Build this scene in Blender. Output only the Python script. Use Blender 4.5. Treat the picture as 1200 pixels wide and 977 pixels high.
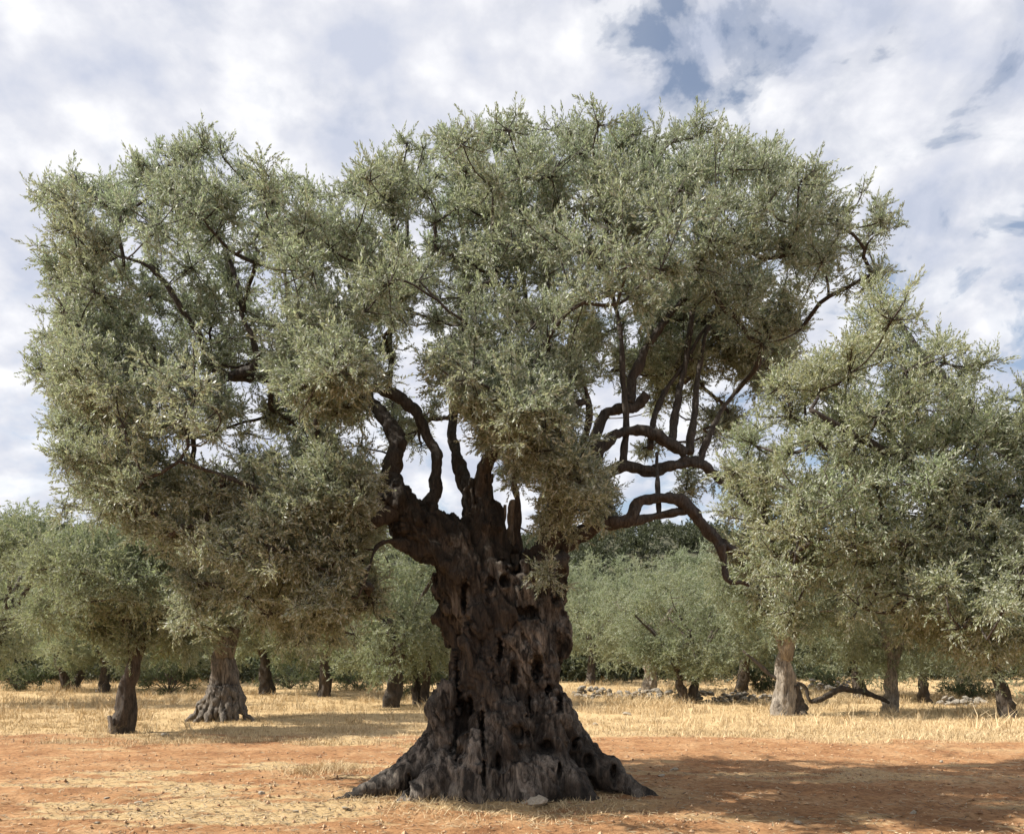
import bpy, math
import numpy as np
from mathutils import Vector

# ------------------------------------------------------------------ clear
for o in list(bpy.data.objects):
    bpy.data.objects.remove(o, do_unlink=True)
SC = bpy.context.scene
COL = SC.collection
rng = np.random.default_rng(11)
R = math.radians

# ------------------------------------------------------------------ camera
F, HOR, EYE = 1000.0, 775.0, 1.6        # focal length and horizon of the 1200 px wide photograph
cam_d = bpy.data.cameras.new('camera')
cam = bpy.data.objects.new('camera', cam_d)
COL.objects.link(cam)
cam.location = (0, 0, EYE)
cam.rotation_euler = (R(90), 0, 0)
cam_d.sensor_width = 36
cam_d.lens = 36 * F / 1200
cam_d.shift_y = (HOR - 488.5) / 1200
cam_d.clip_start = 0.1
cam_d.clip_end = 3000
SC.camera = cam

# ------------------------------------------------------------------ light
SUN_ELEV, SUN_AZ = 43.0, -5.0        # azimuth measured from the left (-X) towards the back (+Y)
sx = -math.cos(R(SUN_ELEV)) * math.cos(R(SUN_AZ))
sy = math.cos(R(SUN_ELEV)) * math.sin(R(SUN_AZ))
sz = math.sin(R(SUN_ELEV))
sun_d = bpy.data.lights.new('sun', 'SUN')
sun_d.energy = 5.0
sun_d.angle = R(0.6)
sun_d.color = (1.0, 0.95, 0.86)
sun = bpy.data.objects.new('sun', sun_d)
COL.objects.link(sun)
sun.rotation_euler = Vector((sx, sy, sz)).to_track_quat('Z', 'Y').to_euler()

world = bpy.data.worlds.new("World")
SC.world = world
world.use_nodes = True
wn = world.node_tree.nodes
wl = world.node_tree.links
wn.clear()


def N(nodes, typ, **kw):
    n = nodes.new(typ)
    for k, v in kw.items():
        if k.startswith('i_'):
            key = k[2:]
            key = int(key) if key.isdigit() else key.replace('_', ' ')
            n.inputs[key].default_value = v
        else:
            setattr(n, k, v)
    return n


def ramp(nodes, stops, interp='LINEAR'):
    r = nodes.new('ShaderNodeValToRGB')
    cr = r.color_ramp
    cr.interpolation = interp
    while len(cr.elements) < len(stops):
        cr.elements.new(0.5)
    for e, (p, c) in zip(cr.elements, stops):
        e.position = p
        e.color = (c[0], c[1], c[2], 1) if hasattr(c, '__len__') else (c, c, c, 1)
    return r


sky = N(wn, 'ShaderNodeTexSky', sky_type='NISHITA', sun_disc=False)
sky.sun_elevation = R(SUN_ELEV)
sky.sun_rotation = math.atan2(sx, sy)
sky.air_density = 1.0
sky.dust_density = 1.0
bg_sky = N(wn, 'ShaderNodeBackground')
bg_sky.inputs['Strength'].default_value = 0.09
hs = N(wn, 'ShaderNodeHueSaturation')
hs.inputs['Saturation'].default_value = 0.85
wl.new(sky.outputs[0], hs.inputs['Color'])
wl.new(hs.outputs[0], bg_sky.inputs[0])
tc = N(wn, 'ShaderNodeTexCoord')
sep = N(wn, 'ShaderNodeSeparateXYZ')
wl.new(tc.outputs['Generated'], sep.inputs[0])
zc = N(wn, 'ShaderNodeMath', operation='MAXIMUM', i_1=0.0)
wl.new(sep.outputs['Z'], zc.inputs[0])
za = N(wn, 'ShaderNodeMath', operation='ADD', i_1=0.45)
wl.new(zc.outputs[0], za.inputs[0])
dx = N(wn, 'ShaderNodeMath', operation='DIVIDE')
wl.new(sep.outputs['X'], dx.inputs[0]); wl.new(za.outputs[0], dx.inputs[1])
dy = N(wn, 'ShaderNodeMath', operation='DIVIDE')
wl.new(sep.outputs['Y'], dy.inputs[0]); wl.new(za.outputs[0], dy.inputs[1])
cv = N(wn, 'ShaderNodeCombineXYZ')
wl.new(dx.outputs[0], cv.inputs[0]); wl.new(dy.outputs[0], cv.inputs[1])
mp = N(wn, 'ShaderNodeMapping')
mp.inputs['Location'].default_value = (4.4, 14.2, 2.0)
wl.new(cv.outputs[0], mp.inputs['Vector'])
n1 = N(wn, 'ShaderNodeTexNoise', i_Scale=3.4, i_Detail=3.0, i_Roughness=0.5)
n2 = N(wn, 'ShaderNodeTexNoise', i_Scale=10.0, i_Detail=12.0, i_Roughness=0.56, i_Distortion=0.3)
wl.new(mp.outputs[0], n1.inputs['Vector']); wl.new(mp.outputs[0], n2.inputs['Vector'])
# the cloud deck thins out towards the right-hand side of the sky
gx = N(wn, 'ShaderNodeMapRange')
gx.inputs['From Min'].default_value = -0.1
gx.inputs['From Max'].default_value = 1.0
gx.inputs['To Min'].default_value = 0.085
gx.inputs['To Max'].default_value = -0.05
wl.new(dx.outputs[0], gx.inputs['Value'])
m1 = N(wn, 'ShaderNodeMath', operation='MULTIPLY', i_1=0.52)
wl.new(n1.outputs['Fac'], m1.inputs[0])
m2 = N(wn, 'ShaderNodeMath', operation='MULTIPLY_ADD', i_1=0.80)
wl.new(n2.outputs['Fac'], m2.inputs[0]); wl.new(m1.outputs[0], m2.inputs[2])
m3 = N(wn, 'ShaderNodeMath', operation='ADD')
wl.new(m2.outputs[0], m3.inputs[0]); wl.new(gx.outputs[0], m3.inputs[1])
cov = ramp(wn, [(0.56, 0.10), (0.615, 0.45), (0.665, 0.80), (0.75, 0.96)], 'EASE')
wl.new(m3.outputs[0], cov.inputs[0])
n3 = N(wn, 'ShaderNodeTexNoise', i_Scale=10.0, i_Detail=8.0, i_Roughness=0.52)
mp2 = N(wn, 'ShaderNodeMapping')
mp2.inputs['Location'].default_value = (14.2, 4.4, 3.0)
wl.new(cv.outputs[0], mp2.inputs['Vector']); wl.new(mp2.outputs[0], n3.inputs['Vector'])
ccol = ramp(wn, [(0.36, (0.48, 0.51, 0.60)), (0.50, (0.61, 0.62, 0.67)), (0.62, (0.76, 0.76, 0.78))])
wl.new(n3.outputs['Fac'], ccol.inputs[0])
bg_cl = N(wn, 'ShaderNodeBackground')
bg_cl.inputs['Strength'].default_value = 0.81
wl.new(ccol.outputs[0], bg_cl.inputs[0])
mx = N(wn, 'ShaderNodeMixShader')
wl.new(cov.outputs[0], mx.inputs[0]); wl.new(bg_sky.outputs[0], mx.inputs[1]); wl.new(bg_cl.outputs[0], mx.inputs[2])
wo = N(wn, 'ShaderNodeOutputWorld')
wl.new(mx.outputs[0], wo.inputs[0])

SC.view_settings.view_transform = 'Standard'
SC.view_settings.look = 'None'
SC.view_settings.gamma = 1.0
SC.view_settings.exposure = 0.75
SC.render.engine = 'CYCLES'
SC.render.resolution_x = 1024
SC.render.resolution_y = 833
SC.cycles.max_bounces = 5
SC.cycles.diffuse_bounces = 3
SC.cycles.transmission_bounces = 4


# ------------------------------------------------------------------ numeric helpers
_perm = np.random.default_rng(5).permutation(4096)
_vals = np.random.default_rng(6).random(4096) * 2 - 1


def vnoise(p):
    p = np.asarray(p, float)
    i = np.floor(p).astype(np.int64)
    f = p - i
    f = f * f * (3 - 2 * f)

    def h(a, b, c):
        return _vals[_perm[(_perm[(_perm[a & 4095] + b) & 4095] + c) & 4095]]
    x, y, z = i[:, 0], i[:, 1], i[:, 2]
    fx, fy, fz = f[:, 0], f[:, 1], f[:, 2]
    r = 0
    for a in (0, 1):
        wa = fx if a else 1 - fx
        for b in (0, 1):
            wb = fy if b else 1 - fy
            for c in (0, 1):
                wc = fz if c else 1 - fz
                r = r + wa * wb * wc * h(x + a, y + b, z + c)
    return r


def fbm(p, oct=4, lac=2.03, gain=0.5):
    p = np.asarray(p, float)
    a, s, t = 1.0, 0, 0
    for k in range(oct):
        s = s + a * vnoise(p + 17.3 * k)
        t += a
        a *= gain
        p = p * lac
    return s / t


def smooth(a, b, x):
    t = np.clip((x - a) / (b - a), 0, 1)
    return t * t * (3 - 2 * t)


def P(px, py, Y):
    return np.array([(px - 600.0) / F * Y, Y, EYE + (HOR - py) / F * Y])


def unit(v):
    return v / np.maximum(np.linalg.norm(v, axis=-1, keepdims=True), 1e-9)


def catmull(pts, n):
    pts = np.asarray(pts, float)
    if len(pts) < 3:
        t = np.linspace(0, 1, n)[:, None]
        return pts[0] * (1 - t) + pts[-1] * t
    q = np.vstack([2 * pts[0] - pts[1], pts, 2 * pts[-1] - pts[-2]])
    m = len(pts) - 1
    u = np.linspace(0, m - 1e-6, n)
    i = u.astype(int)
    t = (u - i)[:, None]
    a, b, c, d = q[i], q[i + 1], q[i + 2], q[i + 3]
    return 0.5 * (2 * b + (c - a) * t + (2 * a - 5 * b + 4 * c - d) * t ** 2 + (3 * b - a - 3 * c + d) * t ** 3)


def tube_arrays(pts, rad, sides=8, cap=True):
    pts = np.asarray(pts, float)
    n = len(pts)
    tan = unit(np.gradient(pts, axis=0))
    ref = np.array([0.0, 1.0, 0.05])
    if abs(tan[0] @ ref) > 0.9:
        ref = np.array([1.0, 0.1, 0.0])
    u = unit(ref - tan[0] * (ref @ tan[0]))
    us = []
    for k in range(n):
        u = unit(u - tan[k] * (u @ tan[k]))
        us.append(u)
    us = np.array(us)
    vs = np.cross(tan, us)
    a = np.linspace(0, 2 * np.pi, sides, endpoint=False)
    rad = np.broadcast_to(np.asarray(rad, float), (n,))
    V = pts[:, None] + rad[:, None, None] * (np.cos(a)[None, :, None] * us[:, None] + np.sin(a)[None, :, None] * vs[:, None])
    V = V.reshape(-1, 3)
    i = np.arange(n - 1)[:, None] * sides
    j = np.arange(sides)[None]
    j2 = (j + 1) % sides
    Q = np.stack([i + j, i + j2, i + sides + j2, i + sides + j], -1).reshape(-1, 4)
    faces = [Q]
    tris = []
    if cap:
        V = np.vstack([V, pts[0], pts[-1]])
        c0, c1 = n * sides, n * sides + 1
        jj = np.arange(sides)
        k2 = (jj + 1) % sides
        tris.append(np.stack([np.full(sides, c0), k2, jj], 1))
        tris.append(np.stack([np.full(sides, c1), (n - 1) * sides + jj, (n - 1) * sides + k2], 1))
    T = np.vstack(tris) if tris else np.zeros((0, 3), int)
    return V, Q, T


class Geo:
    """collects quads and tris and links them as ONE mesh object"""
    def __init__(self):
        self.V, self.Q, self.T, self.n, self.att = [], [], [], 0, {}

    def add(self, V, Q=None, T=None, **att):
        self.V.append(np.asarray(V, float))
        if Q is not None and len(Q):
            self.Q.append(np.asarray(Q, int) + self.n)
        if T is not None and len(T):
            self.T.append(np.asarray(T, int) + self.n)
        for k, v in att.items():
            self.att.setdefault(k, []).append(np.broadcast_to(np.asarray(v, float), (len(V),)))
        self.n += len(V)

    def tube(self, pts, rad, sides=6, cap=True):
        self.add(*tube_arrays(pts, rad, sides, cap))

    def mesh(self, name, m, smooth_=True):
        V = np.vstack(self.V)
        Q = np.vstack(self.Q) if self.Q else np.zeros((0, 4), int)
        T = np.vstack(self.T) if self.T else np.zeros((0, 3), int)
        me = bpy.data.meshes.new(name)
        me.vertices.add(len(V))
        me.vertices.foreach_set('co', V.astype(np.float32).ravel())
        me.loops.add(Q.size + T.size)
        me.loops.foreach_set('vertex_index', np.concatenate([Q.ravel(), T.ravel()]).astype(np.int32))
        me.polygons.add(len(Q) + len(T))
        st = np.concatenate([np.arange(len(Q)) * 4, len(Q) * 4 + np.arange(len(T)) * 3])
        me.polygons.foreach_set('loop_start', st.astype(np.int32))
        me.polygons.foreach_set('use_smooth', np.full(len(st), smooth_))
        for k, v in self.att.items():
            at = me.attributes.new(k, 'FLOAT', 'POINT')
            at.data.foreach_set('value', np.concatenate(v).astype(np.float32))
        me.update(calc_edges=True)
        me.validate()
        if m:
            me.materials.append(m)
        return me

    def build(self, name, m, parent=None, smooth_=True):
        return link(name, self.mesh(name, m, smooth_), parent)


def link(name, me, parent=None, loc=None):
    o = bpy.data.objects.new(name, me)
    COL.objects.link(o)
    if parent is not None:
        o.parent = parent
        if loc is None:
            # geometry is authored in world space: bring it into the parent's frame
            o.matrix_parent_inverse = parent_inv(parent)
    if loc is not None:
        o.location = loc
    return o


def parent_inv(p):
    from mathutils import Matrix
    M = Matrix.LocRotScale(p.location, p.rotation_euler, p.scale)
    return M.inverted()


def thing(name, label, cat, loc=(0, 0, 0), group=None):
    o = bpy.data.objects.new(name, None)
    o.empty_display_size = 0.3
    COL.objects.link(o)
    o.location = loc
    o['label'] = label
    o['category'] = cat
    if group:
        o['group'] = group
    return o


def tag(o, label=None, cat=None, group=None, kind=None):
    if label: o['label'] = label
    if cat: o['category'] = cat
    if group: o['group'] = group
    if kind: o['kind'] = kind
    return o


# ------------------------------------------------------------------ materials
def new_mat(name):
    m = bpy.data.materials.new(name)
    m.use_nodes = True
    m.node_tree.nodes.clear()
    return m, m.node_tree.nodes, m.node_tree.links


def leaf_material(name, top, top2, under, trans=0.30, rough=0.42):
    m, n, l = new_mat(name)
    at = N(n, 'ShaderNodeAttribute', attribute_name='tone')
    ti = N(n, 'ShaderNodeAttribute', attribute_name='tint', attribute_type='INSTANCER')
    r = ramp(n, [(0.0, [c * 0.62 for c in top]), (0.5, top), (1.0, [c * 1.45 for c in top])])
    r2 = ramp(n, [(0.0, [c * 0.62 for c in top2]), (0.5, top2), (1.0, [c * 1.45 for c in top2])])
    l.new(at.outputs['Fac'], r.inputs[0]); l.new(at.outputs['Fac'], r2.inputs[0])
    mixc = N(n, 'ShaderNodeMix', data_type='RGBA')
    l.new(ti.outputs['Fac'], mixc.inputs[0]); l.new(r.outputs[0], mixc.inputs[6]); l.new(r2.outputs[0], mixc.inputs[7])
    ge = N(n, 'ShaderNodeNewGeometry')
    mu = N(n, 'ShaderNodeMix', data_type='RGBA')
    l.new(ge.outputs['Backfacing'], mu.inputs[0]); l.new(mixc.outputs[2], mu.inputs[6])
    ru = ramp(n, [(0.0, [c * 0.75 for c in under]), (1.0, [c * 1.2 for c in under])])
    l.new(at.outputs['Fac'], ru.inputs[0]); l.new(ru.outputs[0], mu.inputs[7])
    pb = N(n, 'ShaderNodeBsdfPrincipled')
    pb.inputs['Roughness'].default_value = rough
    l.new(mu.outputs[2], pb.inputs['Base Color'])
    tr = N(n, 'ShaderNodeBsdfTranslucent')
    hu = N(n, 'ShaderNodeHueSaturation')
    hu.inputs['Saturation'].default_value = 1.25
    hu.inputs['Value'].default_value = 1.25
    l.new(mixc.outputs[2], hu.inputs['Color']); l.new(hu.outputs[0], tr.inputs[0])
    ms = N(n, 'ShaderNodeMixShader', i_0=trans)
    l.new(pb.outputs[0], ms.inputs[1]); l.new(tr.outputs[0], ms.inputs[2])
    o = N(n, 'ShaderNodeOutputMaterial')
    l.new(ms.outputs[0], o.inputs[0])
    return m


def bark_material(name, dark, mid, light, scale=1.0, light_amount=0.5, bump=0.6):
    m, n, l = new_mat(name)
    tc = N(n, 'ShaderNodeTexCoord')
    mp = N(n, 'ShaderNodeMapping')
    mp.inputs['Scale'].default_value = (7 * scale, 7 * scale, 1.6 * scale)
    l.new(tc.outputs['Object'], mp.inputs[0])
    a = N(n, 'ShaderNodeTexNoise', i_Scale=1.6, i_Detail=10.0, i_Roughness=0.65, i_Distortion=0.8)
    l.new(mp.outputs[0], a.inputs['Vector'])
    b = N(n, 'ShaderNodeTexNoise', i_Scale=1.3 * scale, i_Detail=4.0, i_Roughness=0.6)
    l.new(tc.outputs['Object'], b.inputs['Vector'])
    r1 = ramp(n, [(0.36, dark), (0.56, mid), (0.78, [c * 1.5 for c in mid])])
    l.new(a.outputs['Fac'], r1.inputs[0])
    r2 = ramp(n, [(0.44, 0), (0.64, light_amount)])
    l.new(b.outputs['Fac'], r2.inputs[0])
    r3 = ramp(n, [(0.42, 0.0), (0.68, 1.0)])
    l.new(a.outputs['Fac'], r3.inputs[0])
    mm = N(n, 'ShaderNodeMath', operation='MULTIPLY')
    l.new(r2.outputs[0], mm.inputs[0]); l.new(r3.outputs[0], mm.inputs[1])
    mix = N(n, 'ShaderNodeMix', data_type='RGBA')
    l.new(mm.outputs[0], mix.inputs[0]); l.new(r1.outputs[0], mix.inputs[6])
    mix.inputs[7].default_value = (*light, 1)
    pb = N(n, 'ShaderNodeBsdfPrincipled')
    pb.inputs['Roughness'].default_value = 0.88
    l.new(mix.outputs[2], pb.inputs['Base Color'])
    c = N(n, 'ShaderNodeTexNoise', i_Scale=4.0, i_Detail=8.0, i_Roughness=0.7, i_Distortion=1.2)
    l.new(mp.outputs[0], c.inputs['Vector'])
    ad = N(n, 'ShaderNodeMath', operation='MULTIPLY_ADD', i_1=0.5)
    l.new(c.outputs['Fac'], ad.inputs[0]); l.new(a.outputs['Fac'], ad.inputs[2])
    mpf_ = N(n, 'ShaderNodeMapping')
    mpf_.inputs['Scale'].default_value = (34 * scale, 34 * scale, 3.2 * scale)
    l.new(tc.outputs['Object'], mpf_.inputs[0])
    fb = N(n, 'ShaderNodeTexNoise', i_Scale=1.3, i_Detail=6.0, i_Roughness=0.7, i_Distortion=1.6)
    l.new(mpf_.outputs[0], fb.inputs['Vector'])
    ad2 = N(n, 'ShaderNodeMath', operation='MULTIPLY_ADD', i_1=0.55)
    l.new(fb.outputs['Fac'], ad2.inputs[0]); l.new(ad.outputs[0], ad2.inputs[2])
    rf = ramp(n, [(0.30, (0.45, 0.43, 0.42)), (0.52, (1, 1, 1)), (0.68, (1.7, 1.65, 1.6))])
    l.new(fb.outputs['Fac'], rf.inputs[0])
    mf = N(n, 'ShaderNodeMix', data_type='RGBA', blend_type='MULTIPLY')
    mf.inputs[0].default_value = 1
    l.new(mix.outputs[2], mf.inputs[6]); l.new(rf.outputs[0], mf.inputs[7]); l.new(mf.outputs[2], pb.inputs['Base Color'])
    bp = N(n, 'ShaderNodeBump')
    bp.inputs['Strength'].default_value = bump
    bp.inputs['Distance'].default_value = 0.05
    l.new(ad2.outputs[0], bp.inputs['Height']); l.new(bp.outputs[0], pb.inputs['Normal'])
    o = N(n, 'ShaderNodeOutputMaterial')
    l.new(pb.outputs[0], o.inputs[0])
    return m


def plain_material(name, c1, c2, scale=8.0, rough=0.9, bump=0.3, attr=None):
    m, n, l = new_mat(name)
    tc = N(n, 'ShaderNodeTexCoord')
    a = N(n, 'ShaderNodeTexNoise', i_Scale=scale, i_Detail=8.0, i_Roughness=0.65)
    l.new(tc.outputs['Object'], a.inputs['Vector'])
    r = ramp(n, [(0.3, c1), (0.7, c2)])
    if attr:
        at = N(n, 'ShaderNodeAttribute', attribute_name=attr)
        l.new(at.outputs['Fac'], r.inputs[0])
    else:
        l.new(a.outputs['Fac'], r.inputs[0])
    pb = N(n, 'ShaderNodeBsdfPrincipled')
    pb.inputs['Roughness'].default_value = rough
    l.new(r.outputs[0], pb.inputs['Base Color'])
    if bump:
        bp = N(n, 'ShaderNodeBump')
        bp.inputs['Strength'].default_value = bump
        bp.inputs['Distance'].default_value = 0.02
        l.new(a.outputs['Fac'], bp.inputs['Height']); l.new(bp.outputs[0], pb.inputs['Normal'])
    o = N(n, 'ShaderNodeOutputMaterial')
    l.new(pb.outputs[0], o.inputs[0])
    return m


M_LEAF = leaf_material('olive_leaf', (0.225, 0.265, 0.172), (0.285, 0.288, 0.175), (0.55, 0.575, 0.50), 0.45)
M_LEAF_R = leaf_material('olive_leaf_young', (0.250, 0.295, 0.175), (0.305, 0.315, 0.185), (0.56, 0.58, 0.48), 0.48)
M_LEAF_BG = leaf_material('olive_leaf_grove', (0.195, 0.228, 0.130), (0.232, 0.245, 0.145), (0.40, 0.425, 0.33), 0.45, 0.6)
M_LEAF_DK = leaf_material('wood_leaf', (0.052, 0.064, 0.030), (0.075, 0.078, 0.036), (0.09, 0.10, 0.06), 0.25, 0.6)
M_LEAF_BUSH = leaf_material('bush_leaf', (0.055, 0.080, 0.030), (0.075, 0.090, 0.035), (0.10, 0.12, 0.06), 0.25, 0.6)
M_TRUNK = bark_material('ancient_bark', (0.014, 0.012, 0.010), (0.066, 0.052, 0.040), (0.36, 0.32, 0.27), 1.0, 1.0, 0.9)
M_LIMB = bark_material('limb_bark', (0.030, 0.024, 0.019), (0.070, 0.056, 0.045), (0.15, 0.135, 0.115), 2.0, 0.4, 0.5)
M_BARK_GREY = bark_material('grey_bark', (0.07, 0.058, 0.046), (0.16, 0.135, 0.11), (0.32, 0.28, 0.23), 1.2, 0.7, 0.7)
M_BARK_DARK = bark_material('dark_bark', (0.03, 0.024, 0.019), (0.075, 0.058, 0.043), (0.17, 0.14, 0.11), 1.2, 0.4, 0.7)
M_BARK_PALE = bark_material('pale_bark', (0.12, 0.10, 0.08), (0.30, 0.26, 0.21), (0.50, 0.45, 0.38), 1.2, 0.8, 0.7)
M_STONE = plain_material('limestone', (0.27, 0.225, 0.165), (0.48, 0.42, 0.33), 6.0, 0.9, 0.5)
M_WSTONE = plain_material('wall_stone', (0.13, 0.115, 0.095), (0.33, 0.29, 0.235), 3.0, 0.9, 0.5)
M_STRAW = plain_material('dry_grass', (0.35, 0.250, 0.130), (0.72, 0.57, 0.345), 1.0, 0.8, 0.0, 'tone')
M_CLOD = plain_material('soil_clods', (0.30, 0.175, 0.095), (0.52, 0.35, 0.21), 1.0, 0.95, 0.0, 'tone')
M_DEADLEAF = plain_material('leaf_litter', (0.10, 0.06, 0.035), (0.42, 0.33, 0.20), 1.0, 0.8, 0.0, 'tone')


# ------------------------------------------------------------------ ground
def ground_h(x, y):
    x = np.asarray(x, float); y = np.asarray(y, float)
    p = np.stack([x, y, np.zeros_like(x)], -1).reshape(-1, 3)
    h = 0.05 * fbm(p * 0.35 + 3, 3) + 0.022 * fbm(p * 2.2, 3)
    near = np.exp(-((p[:, 1] - 8) / 14) ** 2)
    h += near * (0.030 * fbm(p * 7.0, 3) + 0.014 * np.abs(vnoise(p * 20.0)) + .022 * fbm(p * np.array([.5, 3.2, 1]) + 70, 3))
    h += 0.010 * np.clip(p[:, 1] - 33, 0, 35)
    h += 0.014 * np.clip(p[:, 1] - 40, 0, 28) * smooth(2, 20, p[:, 0])
    d = np.hypot((p[:, 0] - 0.0) / 2.9, (p[:, 1] - 10.7) / 2.3)
    h += 0.10 * np.exp(-d ** 2)
    # a low bank between the dirt track and the straw on the right
    h += 0.06 * smooth(14.5, 16.5, p[:, 1]) * (1 - smooth(17, 24, p[:, 1])) * smooth(0, 3, p[:, 0])
    return h.reshape(x.shape)


def gh(x, y):
    return float(ground_h(np.array([x]), np.array([y]))[0])


def straw_mask(x, y):
    """1 where dry grass covers the ground, 0 on bare red soil"""
    x = np.asarray(x, float); y = np.asarray(y, float)
    p = np.stack([x, y, np.zeros_like(x)], -1).reshape(-1, 3)
    X, Y = p[:, 0], p[:, 1]
    edge = 18.4 - 1.3 * smooth(-4, 3, X) + 3.0 * fbm(p * np.array([.30, .55, 1]), 4) + 1.2 * vnoise(p * np.array([.9, 1.4, 1]) + 12)
    m = smooth(edge - 1.4, edge + 1.6, Y)
    # streaks of litter and straw drawn out along the old wheel tracks
    s = fbm(p * np.array([0.55, 1.5, 1]) + 40, 5)
    t = fbm(p * np.array([1.6, 5.0, 1]) + 9, 4)
    st = smooth(0.05, 0.42, s + 0.45 * t)
    near = st * (0.55 + 0.35 * smooth(2, -3, X))
    track = smooth(13.6, 14.6, Y) * (1 - smooth(16.6, 17.8, Y)) * smooth(0, 2, X)
    near *= 1 - 0.8 * track
    foot = np.exp(-(np.hypot((X + 0.2) / 2.6, (Y - 9.9) / 1.6)) ** 4)
    near = np.maximum(near, 0.7 * foot * smooth(-0.3, 0.3, t + 0.2))
    return np.clip(np.maximum(m, near), 0, 1).reshape(x.shape)


ys = [-60, -30, -12, -4, 0, 2, 3.5, 4.5]
y = 5.0
while y < 150:
    ys.append(y)
    y *= 1.006 if y < 26 else 1.018
while y < 1800:
    ys.append(y)
    y *= 1.15
ys = np.array(ys)
nx = 380
ux = np.linspace(-1, 1, nx)
half = np.where(ys < 5, 30, 4.2 + ys * 0.72)
half = np.maximum(half, 4.2)
core = np.abs(ux) < 0.985
GX = ux[None] * half[:, None]
edge_w = np.sign(ux)[None] * (half[:, None] + 80 + ys[:, None].clip(0) * 1.2)
GX = np.where(core[None], GX, edge_w * (0.4 + 0.6 * (np.abs(ux)[None] - 0.985) / 0.015))
GX = np.where(core[None] , GX, np.sign(ux)[None] * np.maximum(np.abs(GX), half[:, None] * 1.01))
GY = np.repeat(ys[:, None], nx, 1)
GZ = ground_h(GX, GY)
g = Geo()
i = np.arange(len(ys) - 1)[:, None] * nx
j = np.arange(nx - 1)[None]
Q = np.stack([i + j, i + j + 1, i + nx + j + 1, i + nx + j], -1).reshape(-1, 4)
g.add(np.stack([GX, GY, GZ], -1).reshape(-1, 3), Q, None, straw=straw_mask(GX, GY).ravel())

m, n, l = new_mat('red_soil_and_straw')
tc = N(n, 'ShaderNodeTexCoord')
at = N(n, 'ShaderNodeAttribute', attribute_name='straw')
na = N(n, 'ShaderNodeTexNoise', i_Scale=1.1, i_Detail=9.0, i_Roughness=0.68)
nb = N(n, 'ShaderNodeTexNoise', i_Scale=14.0, i_Detail=8.0, i_Roughness=0.75)
mpf = N(n, 'ShaderNodeMapping')
mpf.inputs['Scale'].default_value = (9, 26, 9)
nf = N(n, 'ShaderNodeTexNoise', i_Scale=3.2, i_Detail=6.0, i_Roughness=0.8, i_Distortion=1.5)
for q in (na, nb):
    l.new(tc.outputs['Object'], q.inputs['Vector'])
l.new(tc.outputs['Object'], mpf.inputs[0]); l.new(mpf.outputs[0], nf.inputs['Vector'])
soil = ramp(n, [(0.30, (0.24, 0.113, 0.052)), (0.50, (0.39, 0.210, 0.099)), (0.70, (0.51, 0.320, 0.170))])
l.new(na.outputs['Fac'], soil.inputs[0])
soil2 = ramp(n, [(0.33, (0.50, 0.46, 0.42)), (0.52, (1, 1, 1)), (0.75, (1.25, 1.25, 1.22))])
l.new(nb.outputs['Fac'], soil2.inputs[0])
mulc = N(n, 'ShaderNodeMix', data_type='RGBA', blend_type='MULTIPLY')
mulc.inputs[0].default_value = 1
l.new(soil.outputs[0], mulc.inputs[6]); l.new(soil2.outputs[0], mulc.inputs[7])
strw = ramp(n, [(0.32, (0.34, 0.215, 0.103)), (0.50, (0.54, 0.385, 0.200)), (0.70, (0.73, 0.56, 0.325))])
l.new(nf.outputs['Fac'], strw.inputs[0])
# broken-up edge between the two
ma = N(n, 'ShaderNodeMath', operation='MULTIPLY_ADD', i_1=0.9, i_2=-0.45)
l.new(nf.outputs['Fac'], ma.inputs[0])
mb = N(n, 'ShaderNodeMath', operation='ADD')
l.new(at.outputs['Fac'], mb.inputs[0]); l.new(ma.outputs[0], mb.inputs[1])
mr = N(n, 'ShaderNodeMapRange')
mr.inputs['From Min'].default_value = 0.25
mr.inputs['From Max'].default_value = 0.75
l.new(mb.outputs[0], mr.inputs['Value'])
mix = N(n, 'ShaderNodeMix', data_type='RGBA')
l.new(mr.outputs[0], mix.inputs[0]); l.new(mulc.outputs[2], mix.inputs[6]); l.new(strw.outputs[0], mix.inputs[7])
pb = N(n, 'ShaderNodeBsdfPrincipled')
pb.inputs['Roughness'].default_value = 0.95
pb.inputs['Specular IOR Level'].default_value = 0.15
l.new(mix.outputs[2], pb.inputs['Base Color'])
hsum = N(n, 'ShaderNodeMath', operation='MULTIPLY_ADD', i_1=0.6)
l.new(nf.outputs['Fac'], hsum.inputs[0]); l.new(nb.outputs['Fac'], hsum.inputs[2])
bp = N(n, 'ShaderNodeBump')
bp.inputs['Strength'].default_value = 0.7
bp.inputs['Distance'].default_value = 0.035
l.new(hsum.outputs[0], bp.inputs['Height']); l.new(bp.outputs[0], pb.inputs['Normal'])
o = N(n, 'ShaderNodeOutputMaterial')
l.new(pb.outputs[0], o.inputs[0])
tag(g.build('ground', m), kind='structure')


# ------------------------------------------------------------------ foliage engine
def rand_dirs(n, r=None):
    r = r or rng
    return unit(r.normal(size=(n, 3)))


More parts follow.
